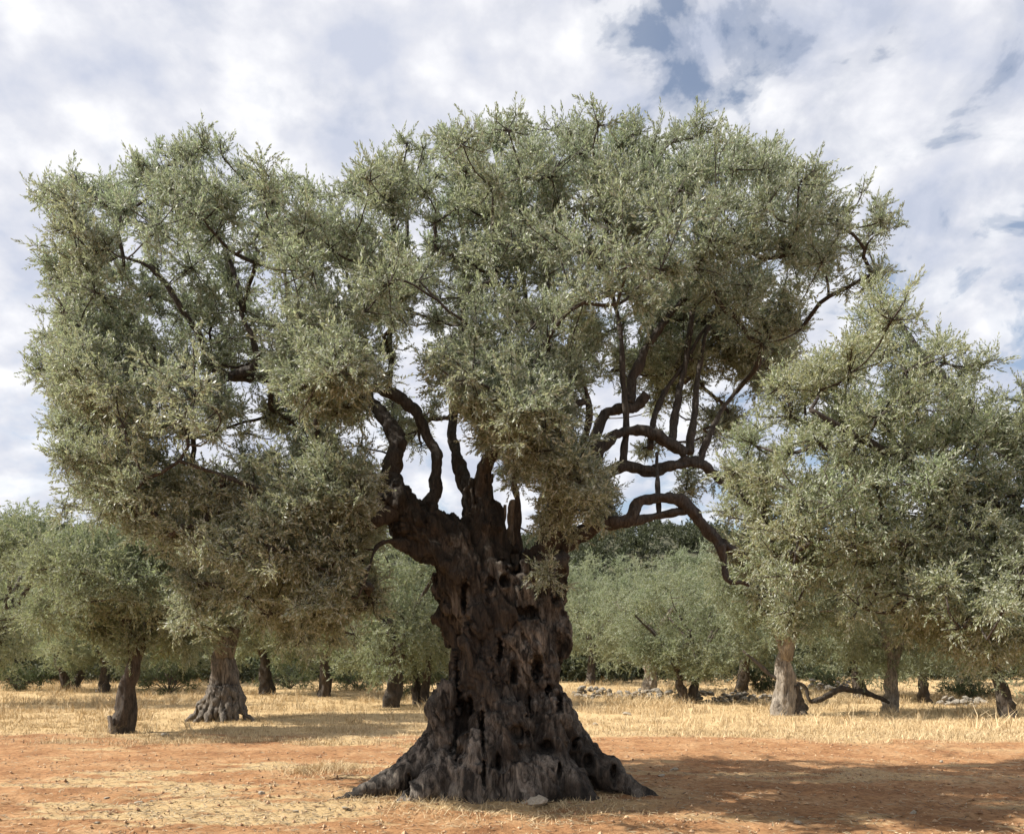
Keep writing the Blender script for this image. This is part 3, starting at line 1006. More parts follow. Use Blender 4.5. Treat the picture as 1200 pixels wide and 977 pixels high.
limb_defs = [
    # left side
    [(462, 585, -.2, 17), (455, 555, -.1, 13), (464, 520, 0, 11.5), (450, 490, .2, 10), (432, 468, .4, 9), (395, 455, .6, 8.5), (350, 448, .6, 8), (310, 440, .5, 8), (268, 443, .3, 8), (244, 425, .2, 7)],
    [(500, 610, -.1, 14), (512, 570, .1, 9), (508, 530, .3, 8), (498, 500, .4, 7.6), (478, 472, .4, 8.5), (450, 458, .4, 8), (416, 455, .3, 6), (395, 460, 0, 3)],
    [(456, 462, .4, 5), (458, 430, .5, 4), (456, 395, .6, 3.6), (462, 350, .8, 3.2), (475, 290, 1.0, 2.8), (478, 235, 1.1, 2)],
    [(434, 466, .4, 5), (430, 430, .6, 3.6), (424, 390, .8, 3.2), (408, 330, 1.0, 3), (400, 270, 1.1, 2)],
    [(244, 425, .2, 5.5), (236, 400, .1, 4.8), (214, 365, -.1, 4.4), (192, 330, -.2, 4), (168, 308, -.3, 3.2), (138, 300, -.4, 2.2)],
    [(268, 443, .3, 6), (300, 428, .2, 5.5), (296, 400, .1, 4.6), (284, 372, .1, 4), (280, 335, .2, 3.4), (258, 280, .3, 2.5), (240, 230, .4, 1.8)],
    [(330, 443, .6, 5), (340, 400, .8, 4.4), (338, 350, 1.0, 3.8), (330, 290, 1.1, 3), (320, 240, 1.2, 2)],
    [(270, 445, .3, 5), (225, 448, -.2, 4.5), (180, 440, -.7, 3.6), (130, 420, -1.0, 3), (85, 400, -1.2, 2)],
    [(462, 600, -.3, 14), (420, 612, -.5, 8), (370, 600, -.9, 6), (320, 580, -1.2, 5), (270, 560, -1.4, 3.5), (210, 540, -1.5, 2.4)],
    [(478, 640, -.2, 10), (455, 634, -.5, 3.2), (440, 642, -.7, 2.8), (432, 668, -.9, 2.4), (420, 700, -1.0, 1.6)],
    # middle
    [(560, 590, 0, 14), (568, 555, -.1, 11), (585, 520, -.5, 10), (598, 480, -.9, 8), (606, 440, -1.1, 6), (610, 400, -1.2, 4)],
    [(556, 590, .1, 14), (540, 555, .5, 9), (530, 500, 1.0, 7), (540, 420, 1.5, 6), (548, 340, 1.8, 5), (540, 260, 2.0, 3.6), (535, 190, 2.0, 2.2)],
    [(606, 650, .1, 7), (607, 600, 0, 5), (604, 560, -.1, 4.4), (606, 520, -.2, 3.6), (620, 470, -.2, 3), (640, 430, -.2, 2)],
    [(660, 590, -.1, 13), (672, 550, .1, 11), (664, 500, .4, 9), (660, 450, .7, 7.5), (655, 425, .9, 6.5), (636, 395, 1.0, 5.5), (620, 370, 1.0, 4.5), (612, 320, 1.1, 3.6), (600, 240, 1.2, 2.4)],
    [(656, 430, .9, 5), (668, 405, 1.0, 4), (680, 360, 1.1, 3.4), (690, 300, 1.2, 2.6), (695, 230, 1.3, 1.8)],
    # right
    [(650, 640, -.1, 15), (672, 628, -.2, 11), (700, 615, -.3, 10), (735, 612, -.4, 9.5), (748, 590, -.4, 9.5), (768, 583, -.4, 9), (792, 584, -.4, 9), (815, 602, -.4, 8.5), (832, 622, -.4, 8.5), (846, 642, -.4, 8)],
    [(735, 612, -.4, 7), (758, 606, -.35, 6.5), (782, 602, -.35, 6), (806, 598, -.38, 5.5)],
    [(846, 638, -.4, 9), (848, 655, -.4, 5.5), (853, 680, -.45, 4.2), (876, 684, -.5, 3.8), (905, 696, -.5, 2.8), (925, 712, -.5, 1.8)],
    [(846, 636, -.4, 8), (862, 646, -.2, 7), (880, 655, 0, 3), (905, 662, .1, 2)],
    [(772, 606, -.35, 4.5), (771, 585, -.3, 4), (771, 560, -.2, 3), (770, 530, 0, 2.8)],
    [(660, 610, 0, 13), (690, 565, .1, 11), (712, 552, .1, 9), (735, 546, .1, 8.5), (762, 551, .1, 8.5), (790, 545, .1, 8), (815, 540, .1, 8), (840, 556, .1, 7), (870, 575, .2, 5), (900, 590, .2, 3)],
    [(680, 570, .1, 10), (700, 535, 0, 9), (718, 513, 0, 8.5), (740, 506, 0, 8.5), (760, 508, 0, 8), (784, 520, .1, 9), (806, 530, .1, 7)],
    [(690, 545, .1, 8), (704, 492, .2, 7.5), (722, 480, .2, 8.5), (745, 477, .2, 8.5), (757, 462, .2, 7)],
    [(736, 474, .2, 7), (740, 455, .3, 6.5), (752, 415, .4, 6), (770, 388, .5, 5.5), (786, 370, .6, 4.5), (810, 340, .7, 3.6), (850, 300, .8, 2.6)],
    [(731, 545, .1, 5.5), (732, 500, .1, 5.2), (731, 455, .1, 5), (728, 405, .1, 4.4), (722, 360, .2, 4), (712, 320, .2, 3), (710, 250, .2, 2)],
    [(763, 525, .1, 5), (765, 495, .2, 4.2), (778, 462, .4, 3.8), (800, 430, .5, 3.4), (830, 380, .7, 2.8), (870, 340, .8, 2)],
    [(786, 520, .1, 6), (792, 480, .3, 5), (803, 430, .5, 4.8), (812, 370, .6, 4.6), (818, 320, .7, 4), (815, 260, .8, 3), (810, 190, .9, 2)],
    [(810, 530, .1, 5.5), (814, 480, .3, 4.5), (820, 430, .5, 4), (835, 370, .7, 3.4), (870, 320, .9, 2.8), (930, 290, 1.0, 2)],
    [(820, 540, .1, 5), (840, 490, .2, 4), (870, 450, .3, 3.4), (905, 410, .4, 2.0)],
    [(655, 650, -.3, 12), (650, 660, -.6, 8), (648, 676, -.8, 4), (650, 700, -.9, 2)],
    [(640, 640, -.3, 12), (660, 590, -.9, 8), (680, 530, -1.4, 6), (690, 480, -1.7, 4.5), (680, 430, -1.8, 3)],
]
skel = []
for k, lst in enumerate(limb_defs):
    p_, r_ = pxl(lst)
    r_ = [v * (.84 if k_ > 1 else .95) for k_, v in enumerate(r_)]
    lg = Geo()
    lg.add(*gnarly_limb(p_, r_, 0.22, 18 if max(r_) > 0.06 else 9, 0.035, 9))
    lg.build('limb', M_LIMB, old)
    q = catmull(p_, len(p_) * 4)
    rr = np.interp(np.linspace(0, 1, len(q)), np.linspace(0, 1, len(r_)), r_)
    skel.append((q[3:], rr[3:]))

outline = [(30, 212), (60, 198), (112, 202), (140, 186), (190, 168), (206, 150), (252, 165), (290, 196), (345, 200), (400, 214),
           (430, 190), (458, 178), (478, 205), (492, 212), (494, 175), (484, 148), (540, 134), (592, 122), (632, 142), (668, 130),
           (745, 135), (790, 132), (832, 150), (880, 150), (922, 163), (958, 184), (986, 212), (994, 250), (1026, 212), (1062, 226),
           (1052, 262), (1028, 292), (1042, 328), (1010, 352), (975, 372), (948, 402), (915, 440), (880, 470), (868, 520), (850, 560),
           (790, 500), (760, 490), (700, 480), (718, 560), (715, 620), (640, 660), (560, 560), (505, 510), (470, 470), (440, 560),
           (458, 640), (440, 720), (380, 760), (310, 740), (200, 680), (130, 618), (80, 590), (52, 540), (34, 470), (42, 400), (32, 340), (40, 290)]
gaps = [[(286, 462), (352, 458), (362, 500), (300, 520)],
        [(186, 530), (232, 505), (262, 530), (225, 560)],
        [(474, 380), (500, 380), (508, 455), (486, 470), (470, 430)],
        [(304, 312), (326, 312), (326, 338), (304, 338)],
        [(150, 300), (175, 300), (172, 322), (150, 320)],
        [(706, 385), (726, 380), (738, 420), (728, 465), (706, 460)],
        [(736, 500), (790, 505), (838, 600), (740, 600)],
        [(840, 425), (900, 415), (900, 455), (850, 470)],
        [(470, 185), (500, 195), (500, 310), (478, 310)],
        [(905, 330), (960, 340), (950, 375), (900, 360)],
        [(995, 262), (1022, 245), (1030, 250), (1000, 300)],
        [(424, 500), (545, 500), (560, 560), (500, 610), (440, 580)],
        [(575, 575), (622, 575), (622, 640), (580, 640)],
        [(590, 125), (650, 125), (640, 150), (610, 155)]]


def tint_main(px, py, off, r):
    t = 0.15 + 0.35 * smooth(350, 620, py) + (0.15 if off < -1 else 0)
    return float(np.clip(t + r.normal(0, 0.13), 0, 1))


r1 = np.random.default_rng(21)
blobs = fill_blobs(outline, gaps, Y0, 3.0, 33, 0.50, r1, 3, tint_main, 1.45)
# clumps hanging in front of the crown
for (cx, cy, rx, ry, Yf, nb_, rr) in ((620, 478, 92, 70, 8.2, 34, .34), (560, 440, 60, 40, 8.4, 9, .34), (668, 560, 52, 64, 8.6, 20, .33), (390, 430, 62, 50, 8.2, 15, .36),
                                      (740, 430, 40, 50, 11.8, 5, .22), (800, 420, 60, 50, 12.0, 9, .38), (860, 410, 50, 40, 11.6, 8, .36), (900, 425, 45, 38, 12.2, 14, .36), (780, 450, 90, 70, 12.6, 26, .20), (700, 400, 60, 50, 12.4, 12, .22), (850, 500, 34, 40, 12.0, 9, .22), (800, 370, 90, 30, 12.2, 14, .34), (320, 500, 110, 60, 11.8, 14, .2), (900, 375, 45, 32, 10.8, 9, .34), (428, 600, 34, 95, 11.6, 16, .28), (400, 690, 60, 60, 11.2, 12, .3), (330, 480, 60, 40, 11.8, 6, .24), (460, 500, 34, 60, 12.0, 10, .18), (500, 500, 30, 60, 12.2, 7, .16), (430, 640, 30, 60, 11.2, 8, .22), (350, 720, 80, 40, 10.2, 12, .28), (240, 690, 80, 40, 10.0, 10, .28), (770, 520, 26, 30, 11.8, 4, .2),
                                      (630, 590, 60, 45, 9.3, 9, .32), (640, 670, 16, 22, 9.4, 3, .16), (400, 560, 75, 90, 9.0, 20, .42), (300, 620, 110, 90, 9.2, 30, .45),
                                      (150, 560, 80, 70, 9.4, 14, .45), (380, 690, 70, 60, 9.4, 14, .42), (110, 460, 60, 90, 9.2, 14, .45), (460, 230, 22, 40, 10, 7, .3), (460, 330, 26, 60, 10, 8, .35),
                                      (900, 640, 50, 40, 10.6, 8, .35), (800, 560, 14, 40, 11.6, 3, .25), (875, 560, 30, 60, 11, 8, .35), (705, 590, 26, 40, 10.2, 6, .25)):
    for _ in range(nb_):
        a_ = r1.uniform(0, 6.283); q_ = min(1.45, abs(r1.normal(0, .62)) + .12)
        Y = Yf + r1.normal(0, 0.3) + .9 * q_
        blobs.append((P(cx + rx * q_ * math.cos(a_) * .8, cy + ry * q_ * math.sin(a_) * .8, Y), np.full(3, rr * (1.15 - .5 * q_) * r1.uniform(.8, 1.2)), float(np.clip(r1.normal(0.42, 0.14), 0, 1))))
# airy sprays that break the outline
oa = np.array(outline[:34] + outline[-8:])
for k in range(len(oa) - 1):
    for t in np.linspace(0, 1, 3)[:-1]:
        q_ = oa[k] * (1 - t) + oa[k + 1] * t
        if np.hypot(*(oa[k + 1] - oa[k])) > 120: continue
        q_ = q_ + r1.normal(0, 7, 2)
        blobs.append((P(q_[0] + (590 - q_[0]) * .06, q_[1] + (430 - q_[1]) * .085, Y0 + r1.normal(0, 0.9)), np.full(3, r1.uniform(.10, .24)), .3))
def _keep(b_):
    x_ = 600 + b_[0][0] / b_[0][1] * F; y_ = HOR - (b_[0][2] - EYE) / b_[0][1] * F
    d_ = b_[0][1] - Y0
    # the shaded hollows where the branches show: no foliage in front of them
    if 640 < x_ < 860 and 345 < y_ < 545 and d_ < .45 and not (d_ < -1.4 and x_ < 705):
        return False
    if 130 < x_ < 330 and 285 < y_ < 450 and d_ < -.6:
        return False
    if 430 < x_ < 500 and 380 < y_ < 560 and d_ < .3:
        return False
    return not (562 < x_ < 628 and 552 < y_ < 662) and not (440 < x_ < 562 and 560 < y_ < 700)


blobs = [b_ for b_ in blobs if _keep(b_)]      # the fork of the trunk stays free of foliage
leaf, twig = make_crown(blobs, P(590, 470, Y0), sub=9, shoots=14, r=r1, size=(.6, 1.35))
KIT = shoot_kit('olive', M_LEAF, .165, 17, .052, .0132, .0016)
scatter('crown', KIT, *leaf, old, r1)
net = grow_network(skel, blobs, r1, 0.0085, 2.2)
tag(net.build('branches', M_LIMB, old), kind='stuff')
tag(twig.build('twigs', M_LIMB, old), kind='stuff')
print('main blobs', len(blobs))

# ------------------------------------------------------------------ OLIVE AT THE RIGHT EDGE (near, trunk out of the frame)
Y1 = 7.3
rb = P(1330, 0, Y1)[0]
right = thing('olive_tree', 'near olive tree reaching in from the right edge, tall pale green crown', 'tree', (rb, Y1, 0))
g_ = Geo()
g_.add(*gnarly_limb([(rb, Y1, -.2), (rb - .1, Y1, .6), (rb + .05, Y1, 1.3), (rb - .1, Y1, 2.0)], [.5, .34, .30, .28], 0.25, 40, 0.03, 5))
g_.build('trunk', M_TRUNK, right)
skel2 = []
for lst in ([(1320, 740, 0, 34), (1260, 690, 0, 18), (1190, 670, -.1, 13), (1120, 655, -.2, 9), (1075, 652, -.2, 7), (1050, 636, -.3, 5.5), (1010, 628, -.4, 4), (960, 632, -.5, 2.5)],
            [(1320, 740, 0, 30), (1270, 620, .3, 20), (1200, 540, .5, 14), (1130, 470, .6, 9), (1080, 420, .6, 6), (1050, 370, .6, 3)],
            [(1250, 610, .3, 14), (1180, 600, 0, 10), (1100, 560, -.3, 7), (1020, 520, -.5, 5), (950, 480, -.6, 3)],
            [(1190, 670, -.1, 9), (1180, 720, -.6, 6), (1160, 770, -.9, 3)],
            [(1330, 740, 0, 30), (1390, 600, 0, 16), (1430, 480, 0, 8)],
            [(1290, 650, 0, 20), (1310, 520, -.4, 12), (1320, 420, -.5, 6)]):
    p_, r_ = pxl(lst, Y1)
    lg = Geo(); lg.add(*gnarly_limb(p_, r_, 0.16, 12, 0.05, 9)); lg.build('limb', M_LIMB, right)
    q = catmull(p_, len(p_) * 4); rr = np.interp(np.linspace(0, 1, len(q)), np.linspace(0, 1, len(r_)), r_)
    skel2.append((q[3:], rr[3:]))
out2 = [(1045, 345), (1070, 390), (1100, 395), (1125, 445), (1160, 475), (1195, 515), (1280, 520), (1400, 500), (1520, 560), (1560, 640), (1500, 740), (1330, 690),
        (1230, 800), (1180, 770), (1140, 770), (1100, 735), (1040, 712), (960, 700), (900, 700), (868, 650), (848, 610), (842, 560), (870, 500), (905, 440), (950, 405), (1000, 385)]
gaps2 = [[(915, 540), (945, 535), (950, 552), (920, 560)], [(1170, 600), (1196, 590), (1200, 612)], [(1128, 440), (1150, 440), (1145, 475), (1125, 470)]]
r2 = np.random.default_rng(5)
b2 = fill_blobs(out2, gaps2, Y1, 1.3, 36, 0.34, r2, 3, lambda a, b, c, r: float(np.clip(r.normal(0.5, 0.28), 0, 1)))
for (cx, cy, nb_, sp) in ((1040, 370, 4, 20), (1120, 440, 3, 18), (1170, 490, 4, 25), (1165, 735, 20, 16), (1120, 700, 14, 34), (1185, 700, 14, 30), (1060, 690, 10, 30), (900, 690, 3, 16), (1195, 520, 4, 20)):
    for _ in range(nb_):
        b2.append((P(cx + r2.normal(0, sp), cy + r2.normal(0, sp), Y1 + r2.normal(-.4, .5)), np.full(3, r2.uniform(.15, .26)), .5))
b2 = [b_ for b_ in b2 if HOR - (b_[0][2] - EYE) / b_[0][1] * F < 770]
leaf, twig = make_crown(b2, P(1250, 620, Y1), sub=9, shoots=13, r=r2, up=0.5)
KIT_R = shoot_kit('olive_young', M_LEAF_R, .15, 17, .042, .0105, .0014)
scatter('crown', KIT_R, *leaf, right, r2)
tag(grow_network(skel2, b2, r2, 0.008, 2.2).build('branches', M_LIMB, right), kind='stuff')
tag(twig.build('twigs', M_LIMB, right), kind='stuff')
print('right blobs', len(b2))


# ------------------------------------------------------------------ GROVE
def grove_crown(r, H, rx, zlow, dens=1.0, big=1.0):
    """a rounded, lumpy olive crown: spray centres on and in a dome"""
    bl = []
    nb_ = int(60 * dens)
    lump = rand_dirs(9, r)
    for k in range(nb_):
        d = rand_dirs(1, r)[0]
        lu = max(0, float((lump @ d).max())) ** 5
        q_ = (0.40 + 0.60 * r.random() ** 0.5) * (0.66 + 0.44 * lu)
        c = np.array([d[0] * rx * q_, d[1] * rx * q_, zlow + (H - zlow) * (0.5 + 0.5 * d[2] * q_)])
        if d[2] < -0.2: c[:2] *= 0.95
        bl.append((c, np.full(3, rx * r.uniform(.20, .30) * big), float(np.clip(r.normal(0.45, 0.3), 0, 1))))
    return bl


KIT_BG = shoot_kit('grove', M_LEAF_BG, .42, 18, .115, .034, 0)
KIT_MID = shoot_kit('midgrove', M_LEAF_BG, .34, 20, .085, .023, .003)


def grove_tree(name, label, loc, H=6.5, rx=3.3, zlow=1.6, stems=((0, 0, 0, 0, .28, 2.4),), bark=None, seed=1, dens=1.0,
               kit=None, group='olive trees of the grove behind', sub=8, shoots=7, size=(.7, 1.3), low_sides=14):
    r = np.random.default_rng(seed)
    t = thing(name, label, 'tree', (0, 0, 0), group)
    sk = []
    for (bx, by, lx, ly, r0, hh) in stems:
        pts = [(bx, by, -.15), (bx + lx * .15, by + ly * .2, hh * .25), (bx + lx * .55, by + ly * .5, hh * .6), (bx + lx, by + ly, hh)]
        tb = Geo(); tb.add(*gnarly_limb(pts, [r0 * 1.5, r0 * 1.0, r0 * .85, r0 * .62], 0.22, low_sides, 0.08, 5.0))
        tb.build('trunk', bark or M_BARK_DARK, t)
        top = np.array(pts[-1])
        for k in range(4):
            a_ = k * 1.57 + r.uniform(-.5, .5)
            e = top + np.array([math.cos(a_) * rx * .5, math.sin(a_) * rx * .5, (H - hh) * .5])
            md_ = (top + e) / 2 + np.array([0, 0, .1 * H * .3])
            q = catmull([np.array(pts[2]) * .4 + top * .6, top + (e - top) * .2 + np.array([0, 0, .15]), md_, e], 8)
            sk.append((q, np.linspace(r0 * .6, r0 * .2, 8)))
    lg = Geo()
    for q, rr in sk: lg.tube(q, rr, 6)
    bl = grove_crown(r, H, rx, zlow, dens)
    net_ = grow_network(sk, bl, r, 0.012, 2.2)
    net_.add(np.vstack(lg.V), np.vstack(lg.Q), np.vstack(lg.T))
    tag(net_.build('branches', bark or M_BARK_DARK, t), kind='stuff')
    lf, tw = make_crown(bl, (0, 0, (H + zlow) / 2), sub, shoots, r, 0.25, 3, 0, .3, size)
    scatter('crown', kit or KIT_BG, *lf, t, r)
    t.location = loc
    return t


def place(t, px, Y, rz=0.0, s=1.0):
    x = (px - 600) / F * Y
    t.location = (x, Y, gh(x, Y))
    t.rotation_euler = (0, 0, rz)
    t.scale = (s, s, s)
    return t


def dup(root, label):
    c = root.copy()
    COL.objects.link(c)
    c['label'] = label
    for ch in list(root.children):
        d = ch.copy()
        COL.objects.link(d)
        d.parent = c
    return c


# the two near trees on the left
t = grove_tree('olive_tree', 'small olive with a leaning dark trunk at the edge of the straw, left', (0, 0, 0), 4.9, 2.2, 1.7,
               ((-.05, 0, .35, 0, .20, 1.9),), M_BARK_DARK, 31, 1.8, KIT_MID, group='olive trees left of the giant', sub=9, shoots=8, low_sides=26)
place(t, 146, 18.9)
stumpy = Geo(); a = P(136, 850, 18.85)
V, Q, T = gnarly_limb([(a[0], a[1] - .1, -.05), (a[0] - .06, a[1] - .1, .22), (a[0] - .1, a[1] - .1, .42)], [.09, .075, .05], .3, 14, .03, 9)
stumpy.add(V, Q, T); stumpy.build('broken_shoot', M_BARK_GREY, t)
t = grove_tree('olive_tree', 'old olive with a thick flared grey trunk in the straw, second from left', (0, 0, 0), 5.9, 3.0, 1.55,
               ((0, 0, .05, 0, .40, 2.1),), M_BARK_GREY, 33, 1.9, KIT_MID, group='olive trees left of the giant', sub=9, shoots=8, low_sides=40)
place(t, 262, 23.4)
rr_ = Geo()
x0 = (262 - 600) / F * 23.4
for k, a_ in enumerate(np.linspace(-3.0, -0.1, 11)):
    L_ = 0.80 + 0.25 * math.sin(k * 2.3)
    rr_.add(*gnarly_limb([(x0 + .3 * math.cos(a_), 23.4 + .3 * math.sin(a_), .9), (x0 + .55 * math.cos(a_), 23.4 + .55 * math.sin(a_), .35), (x0 + L_ * math.cos(a_), 23.4 + L_ * math.sin(a_), -.03)],
                         [.13, .12, .05], .4, 12, .04, 8))
rr_.build('roots', M_BARK_GREY, t)

# prototypes and copies for the rest of the grove
protoA = grove_tree('olive_tree', '', (0, 0, 0), 7.6, 3.8, 0.35, ((0, 0, .2, 0, .27, 2.2),), M_BARK_DARK, 41, 1.5, low_sides=18)
protoB = grove_tree('olive_tree', '', (0, 0, 0), 7.0, 3.6, 0.35, ((-.2, 0, -.5, .1, .20, 2.2), (.25, .1, .55, 0, .19, 2.1)), M_BARK_DARK, 42, 1.5, low_sides=18)
protoC = grove_tree('olive_tree', '', (0, 0, 0), 7.4, 3.5, 1.3, ((0, 0, -.15, 0, .34, 2.3),), M_BARK_PALE, 43, 1.5, low_sides=22)
protoD = grove_tree('olive_tree', '', (0, 0, 0), 8.3, 3.9, 0.5, ((0, 0, .6, 0, .25, 2.5),), M_BARK_DARK, 44, 1.6, low_sides=18)
used = set()
grove = [
    # proto, px, Y, rot, scale, label
    ('D', -20, 31, .3, 1.0, 'olive cut by the left edge of the photo, its branch poking in low'),
    ('B', 83, 44, 1.0, .95, 'olive with a forked dark trunk, far left beyond the small leaning tree'),
    ('A', 124, 42, 2.0, .85, 'olive just left of and behind the small leaning dark trunk'),
    ('D', 200, 52, 4.0, .95, 'olive between the leaning dark trunk and the thick grey one, well behind'),
    ('A', 312, 40, 3.0, 1.0, 'olive right behind the thick grey trunk, its thin trunk to the right'),
    ('B', 378, 38, 5.0, 1.05, 'dark olive between the thick grey trunk and the giant, two thin stems'),
    ('A', 462, 30, .5, .90, 'olive with a dark straight trunk closest to the giant on its left'),
    ('B', 496, 32, 2.2, .82, 'olive with splayed leaning stems half hidden by the left flank of the giant trunk'),
    ('A', 694, 52, 1.4, 1.05, 'far silvery olive just right of the giant trunk, behind the rubble wall'),
    ('C', 764, 42, .4, .95, 'silvery olive with a single trunk rising behind the rubble wall, right of the giant'),
    ('B', 806, 33, 3.7, .82, 'olive with twin dark stems in front of the rubble wall'),
    ('D', 868, 40, 5.2, .92, 'olive behind the upright pale trunk, to its left'),
    ('A', 1006, 36, 2.8, .88, 'olive with crossing dark stems behind the grounded bough'),
    ('C', 1047, 27.2, 1.0, .70, 'olive with a pale straight slim trunk right of the grounded bough'),
    ('A', 1080, 33, 4.4, .72, 'small olive with a dark trunk right of the slim pale one'),
    ('D', 1178, 24.3, 3.3, .74, 'olive with a stout dark leaning trunk at the right edge'),
    ('D', 1290, 30, 1.3, 1.0, 'olive at the far right, mostly outside the frame'),
    ('B', 1130, 48, 0.0, .9, 'distant olive above the short stone wall at right'),
    ('A', 640, 60, 1.1, 1.1, 'distant olive hidden mostly by the giant trunk'),
    ('B', 730, 66, 2.1, 1.15, 'distant olive in the second row, in the gap right of the giant trunk'),
    ('D', 830, 68, 3.1, 1.1, 'distant olive in the second row behind the twin stems'),
    ('A', 930, 62, 4.1, 1.05, 'distant olive in the second row behind the upright pale trunk'),
    ('D', 1010, 70, 5.1, 1.1, 'distant olive in the second row behind the grounded bough'),
    ('B', 1100, 68, .7, 1.1, 'distant olive in the second row, left of the right edge'),
    ('A', 1200, 60, 1.9, 1.1, 'distant olive in the second row at the right edge'),
    ('A', 20, 58, 2.9, 1.15, 'distant olive in the second row at the left edge'),
    ('D', 120, 64, 3.9, 1.1, 'distant olive in the second row behind the forked dark trunk'),
    ('B', 260, 62, 4.9, 1.1, 'distant olive in the second row behind the thick grey trunk'),
    ('A', 350, 60, 5.9, 1.1, 'distant olive in the second row right of the thick grey trunk'),
    ('D', 440, 62, 0.9, 1.1, 'distant olive in the second row left of the giant trunk'),
    ('B', 530, 66, 1.7, 1.1, 'distant olive behind the left flank of the giant trunk'),
]
protos = {'A': protoA, 'B': protoB, 'C': protoC, 'D': protoD}
for (k, px, Y, rz, s, lab) in grove:
    if k in used:
        t = dup(protos[k], lab)
    else:
        t = protos[k]; t['label'] = lab; used.add(k)
    place(t, px, Y, rz, s)
    t.scale = (s * r1.uniform(.88, 1.18), s * r1.uniform(.9, 1.1), s * r1.uniform(.86, 1.14))

# the pale split trunk on the right with the bough lying beside it
t = grove_tree('olive_tree', 'olive with an upright pale split trunk beside the grounded bough', (0, 0, 0), 5.6, 2.5, 2.2,
               ((0, 0, .0, 0, .30, 2.0),), M_BARK_PALE, 51, 1.5, KIT_MID, sub=9, shoots=8, low_sides=34)
place(t, 922, 25.3)
Yb = 25.3
g_ = Geo()
g_.add(*gnarly_limb([P(932, 800, Yb), P(933, 820, Yb + .1), P(938, 838, Yb)], [.15, .17, .24], .3, 18, .05, 6))
g_.build('shaded_side', M_BARK_DARK, t)  # dark bark piece standing in for shade on the trunk's right side
g_ = Geo()
g_.add(*gnarly_limb([P(912, 795, Yb), P(900, 788, Yb), P(886, 775, Yb), P(870, 762, Yb)], [.07, .06, .05, .03], .2, 10, .08, 6))
g_.build('bare_branch', M_BARK_DARK, t)
g_ = Geo()
Yb = 26.5
g_.add(*gnarly_limb([P(934, 799, Yb), P(944, 806, Yb), P(950, 822, Yb), P(966, 818, Yb), P(984, 808, Yb), P(1004, 810, Yb + .1), P(1024, 814, Yb + .2), P(1042, 824, Yb + .2)],
                    [.05, .055, .08, .10, .10, .095, .08, .05], .22, 18, .05, 6))
tag(g_.build('fallen_bough', M_BARK_DARK), 'dark crooked bough lying along the straw right of the pale split trunk', 'branch')

# ------------------------------------------------------------------ bushes
KIT_BUSH = shoot_kit('bush', M_LEAF_BUSH, .34, 18, .09, .035, 0)
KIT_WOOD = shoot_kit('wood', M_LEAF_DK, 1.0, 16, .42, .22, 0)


def bush(px, Y, w, h, seed, label):
    r = np.random.default_rng(seed)
    x = (px - 600) / F * Y
    t = thing('bush', label, 'bush', (x, Y, gh(x, Y)), 'bushes under the grove')
    bl = []
    for _ in range(14):
        d = rand_dirs(1, r)[0]
        bl.append((np.array([x + d[0] * w * .6, Y + d[1] * w * .5, gh(x, Y) + h * (.45 + .4 * d[2])]), np.array([w * .4, w * .4, h * .35]), float(r.random())))
    lf, tw = make_crown(bl, (x, Y, h * .3), 8, 8, r, .3, 3, .006, .3, (.5, 1.0))
    scatter('leaves', KIT_BUSH, *lf, t, r)
    tag(twig_join(tw, bl, (x, Y, gh(x, Y))).build('stems', M_BARK_DARK, t), kind='stuff')
    return t


def twig_join(tw, bl, base):
    for b in bl:
        tw.tube(catmull([base, (np.array(base) + b[0]) / 2 + np.array([0, 0, .1]), b[0]], 5), [.03, .025, .02, .015, .01], 5)
    return tw


bush(198, 40, 1.7, 1.5, 1, 'dark green bush low between the leaning trunk and the thick grey trunk')
bush(20, 44, 1.8, 1.3, 2, 'dark low bush at the left edge under the far olives')
bush(488, 36, 1.5, 1.9, 3, 'bright green bush against the left flank of the giant trunk')
bush(340, 46, 2.2, 1.4, 4, 'low dark bush right of the thick grey trunk')
bush(420, 44, 1.9, 1.6, 5, 'low bush behind the straw between the grey trunk and the giant')
bush(890, 42, 1.4, 1.2, 6, 'small bush behind the rubble wall left of the pale split trunk')
bush(975, 44, 1.6, 1.1, 7, 'small bush behind the grounded bough')
bush(1140, 36, 1.8, 1.3, 8, 'bush behind the short stone wall at right')


# ------------------------------------------------------------------ wooded hill behind
def hill_h(x, y):
    x = np.asarray(x, float); y = np.asarray(y, float)
    p = np.stack([x, y, np.zeros_like(x)], -1).reshape(-1, 3)
    X, Yy = p[:, 0], p[:, 1]
    rise = smooth(66, 185, Yy)
    ridge = 23 + 4.5 * np.exp(-((X - 28) / 26) ** 2) + 7 * np.exp(-((X + 135) / 60) ** 2) - 6 * np.exp(-((X - 90) / 40) ** 2) + 2.5 * fbm(p * 0.02, 3)
    return (rise * ridge + .35).reshape(x.shape)


hx_ = np.linspace(-420, 420, 150); hy_ = np.linspace(64, 330, 60)
HX, HY = np.meshgrid(hx_, hy_)
HZ = hill_h(HX, HY)
g_ = Geo()
i = np.arange(59)[:, None] * 150; j = np.arange(149)[None]
g_.add(np.stack([HX, HY, HZ], -1).reshape(-1, 3), np.stack([i + j, i + j + 1, i + 151 + j, i + 150 + j], -1).reshape(-1, 4))
M_HILL = plain_material('hill_scrub', (0.045, 0.050, 0.025), (0.11, 0.10, 0.055), 0.3, 0.95, 0.3)
tag(g_.build('hill', M_HILL), kind='structure')
r3 = np.random.default_rng(8)
n = 4200
hy = 60 + 134 * r3.random(n) ** 1.3; hx = r3.uniform(-1, 1, n) * (25 + hy * .68)
hz = hill_h(hx, hy)
bl = [(np.array([a, b, c + 1.3]), np.array([2.3, 2.3, 1.9]) * r3.uniform(.7, 1.25), float(r3.random())) for a, b, c in zip(hx, hy, hz)]
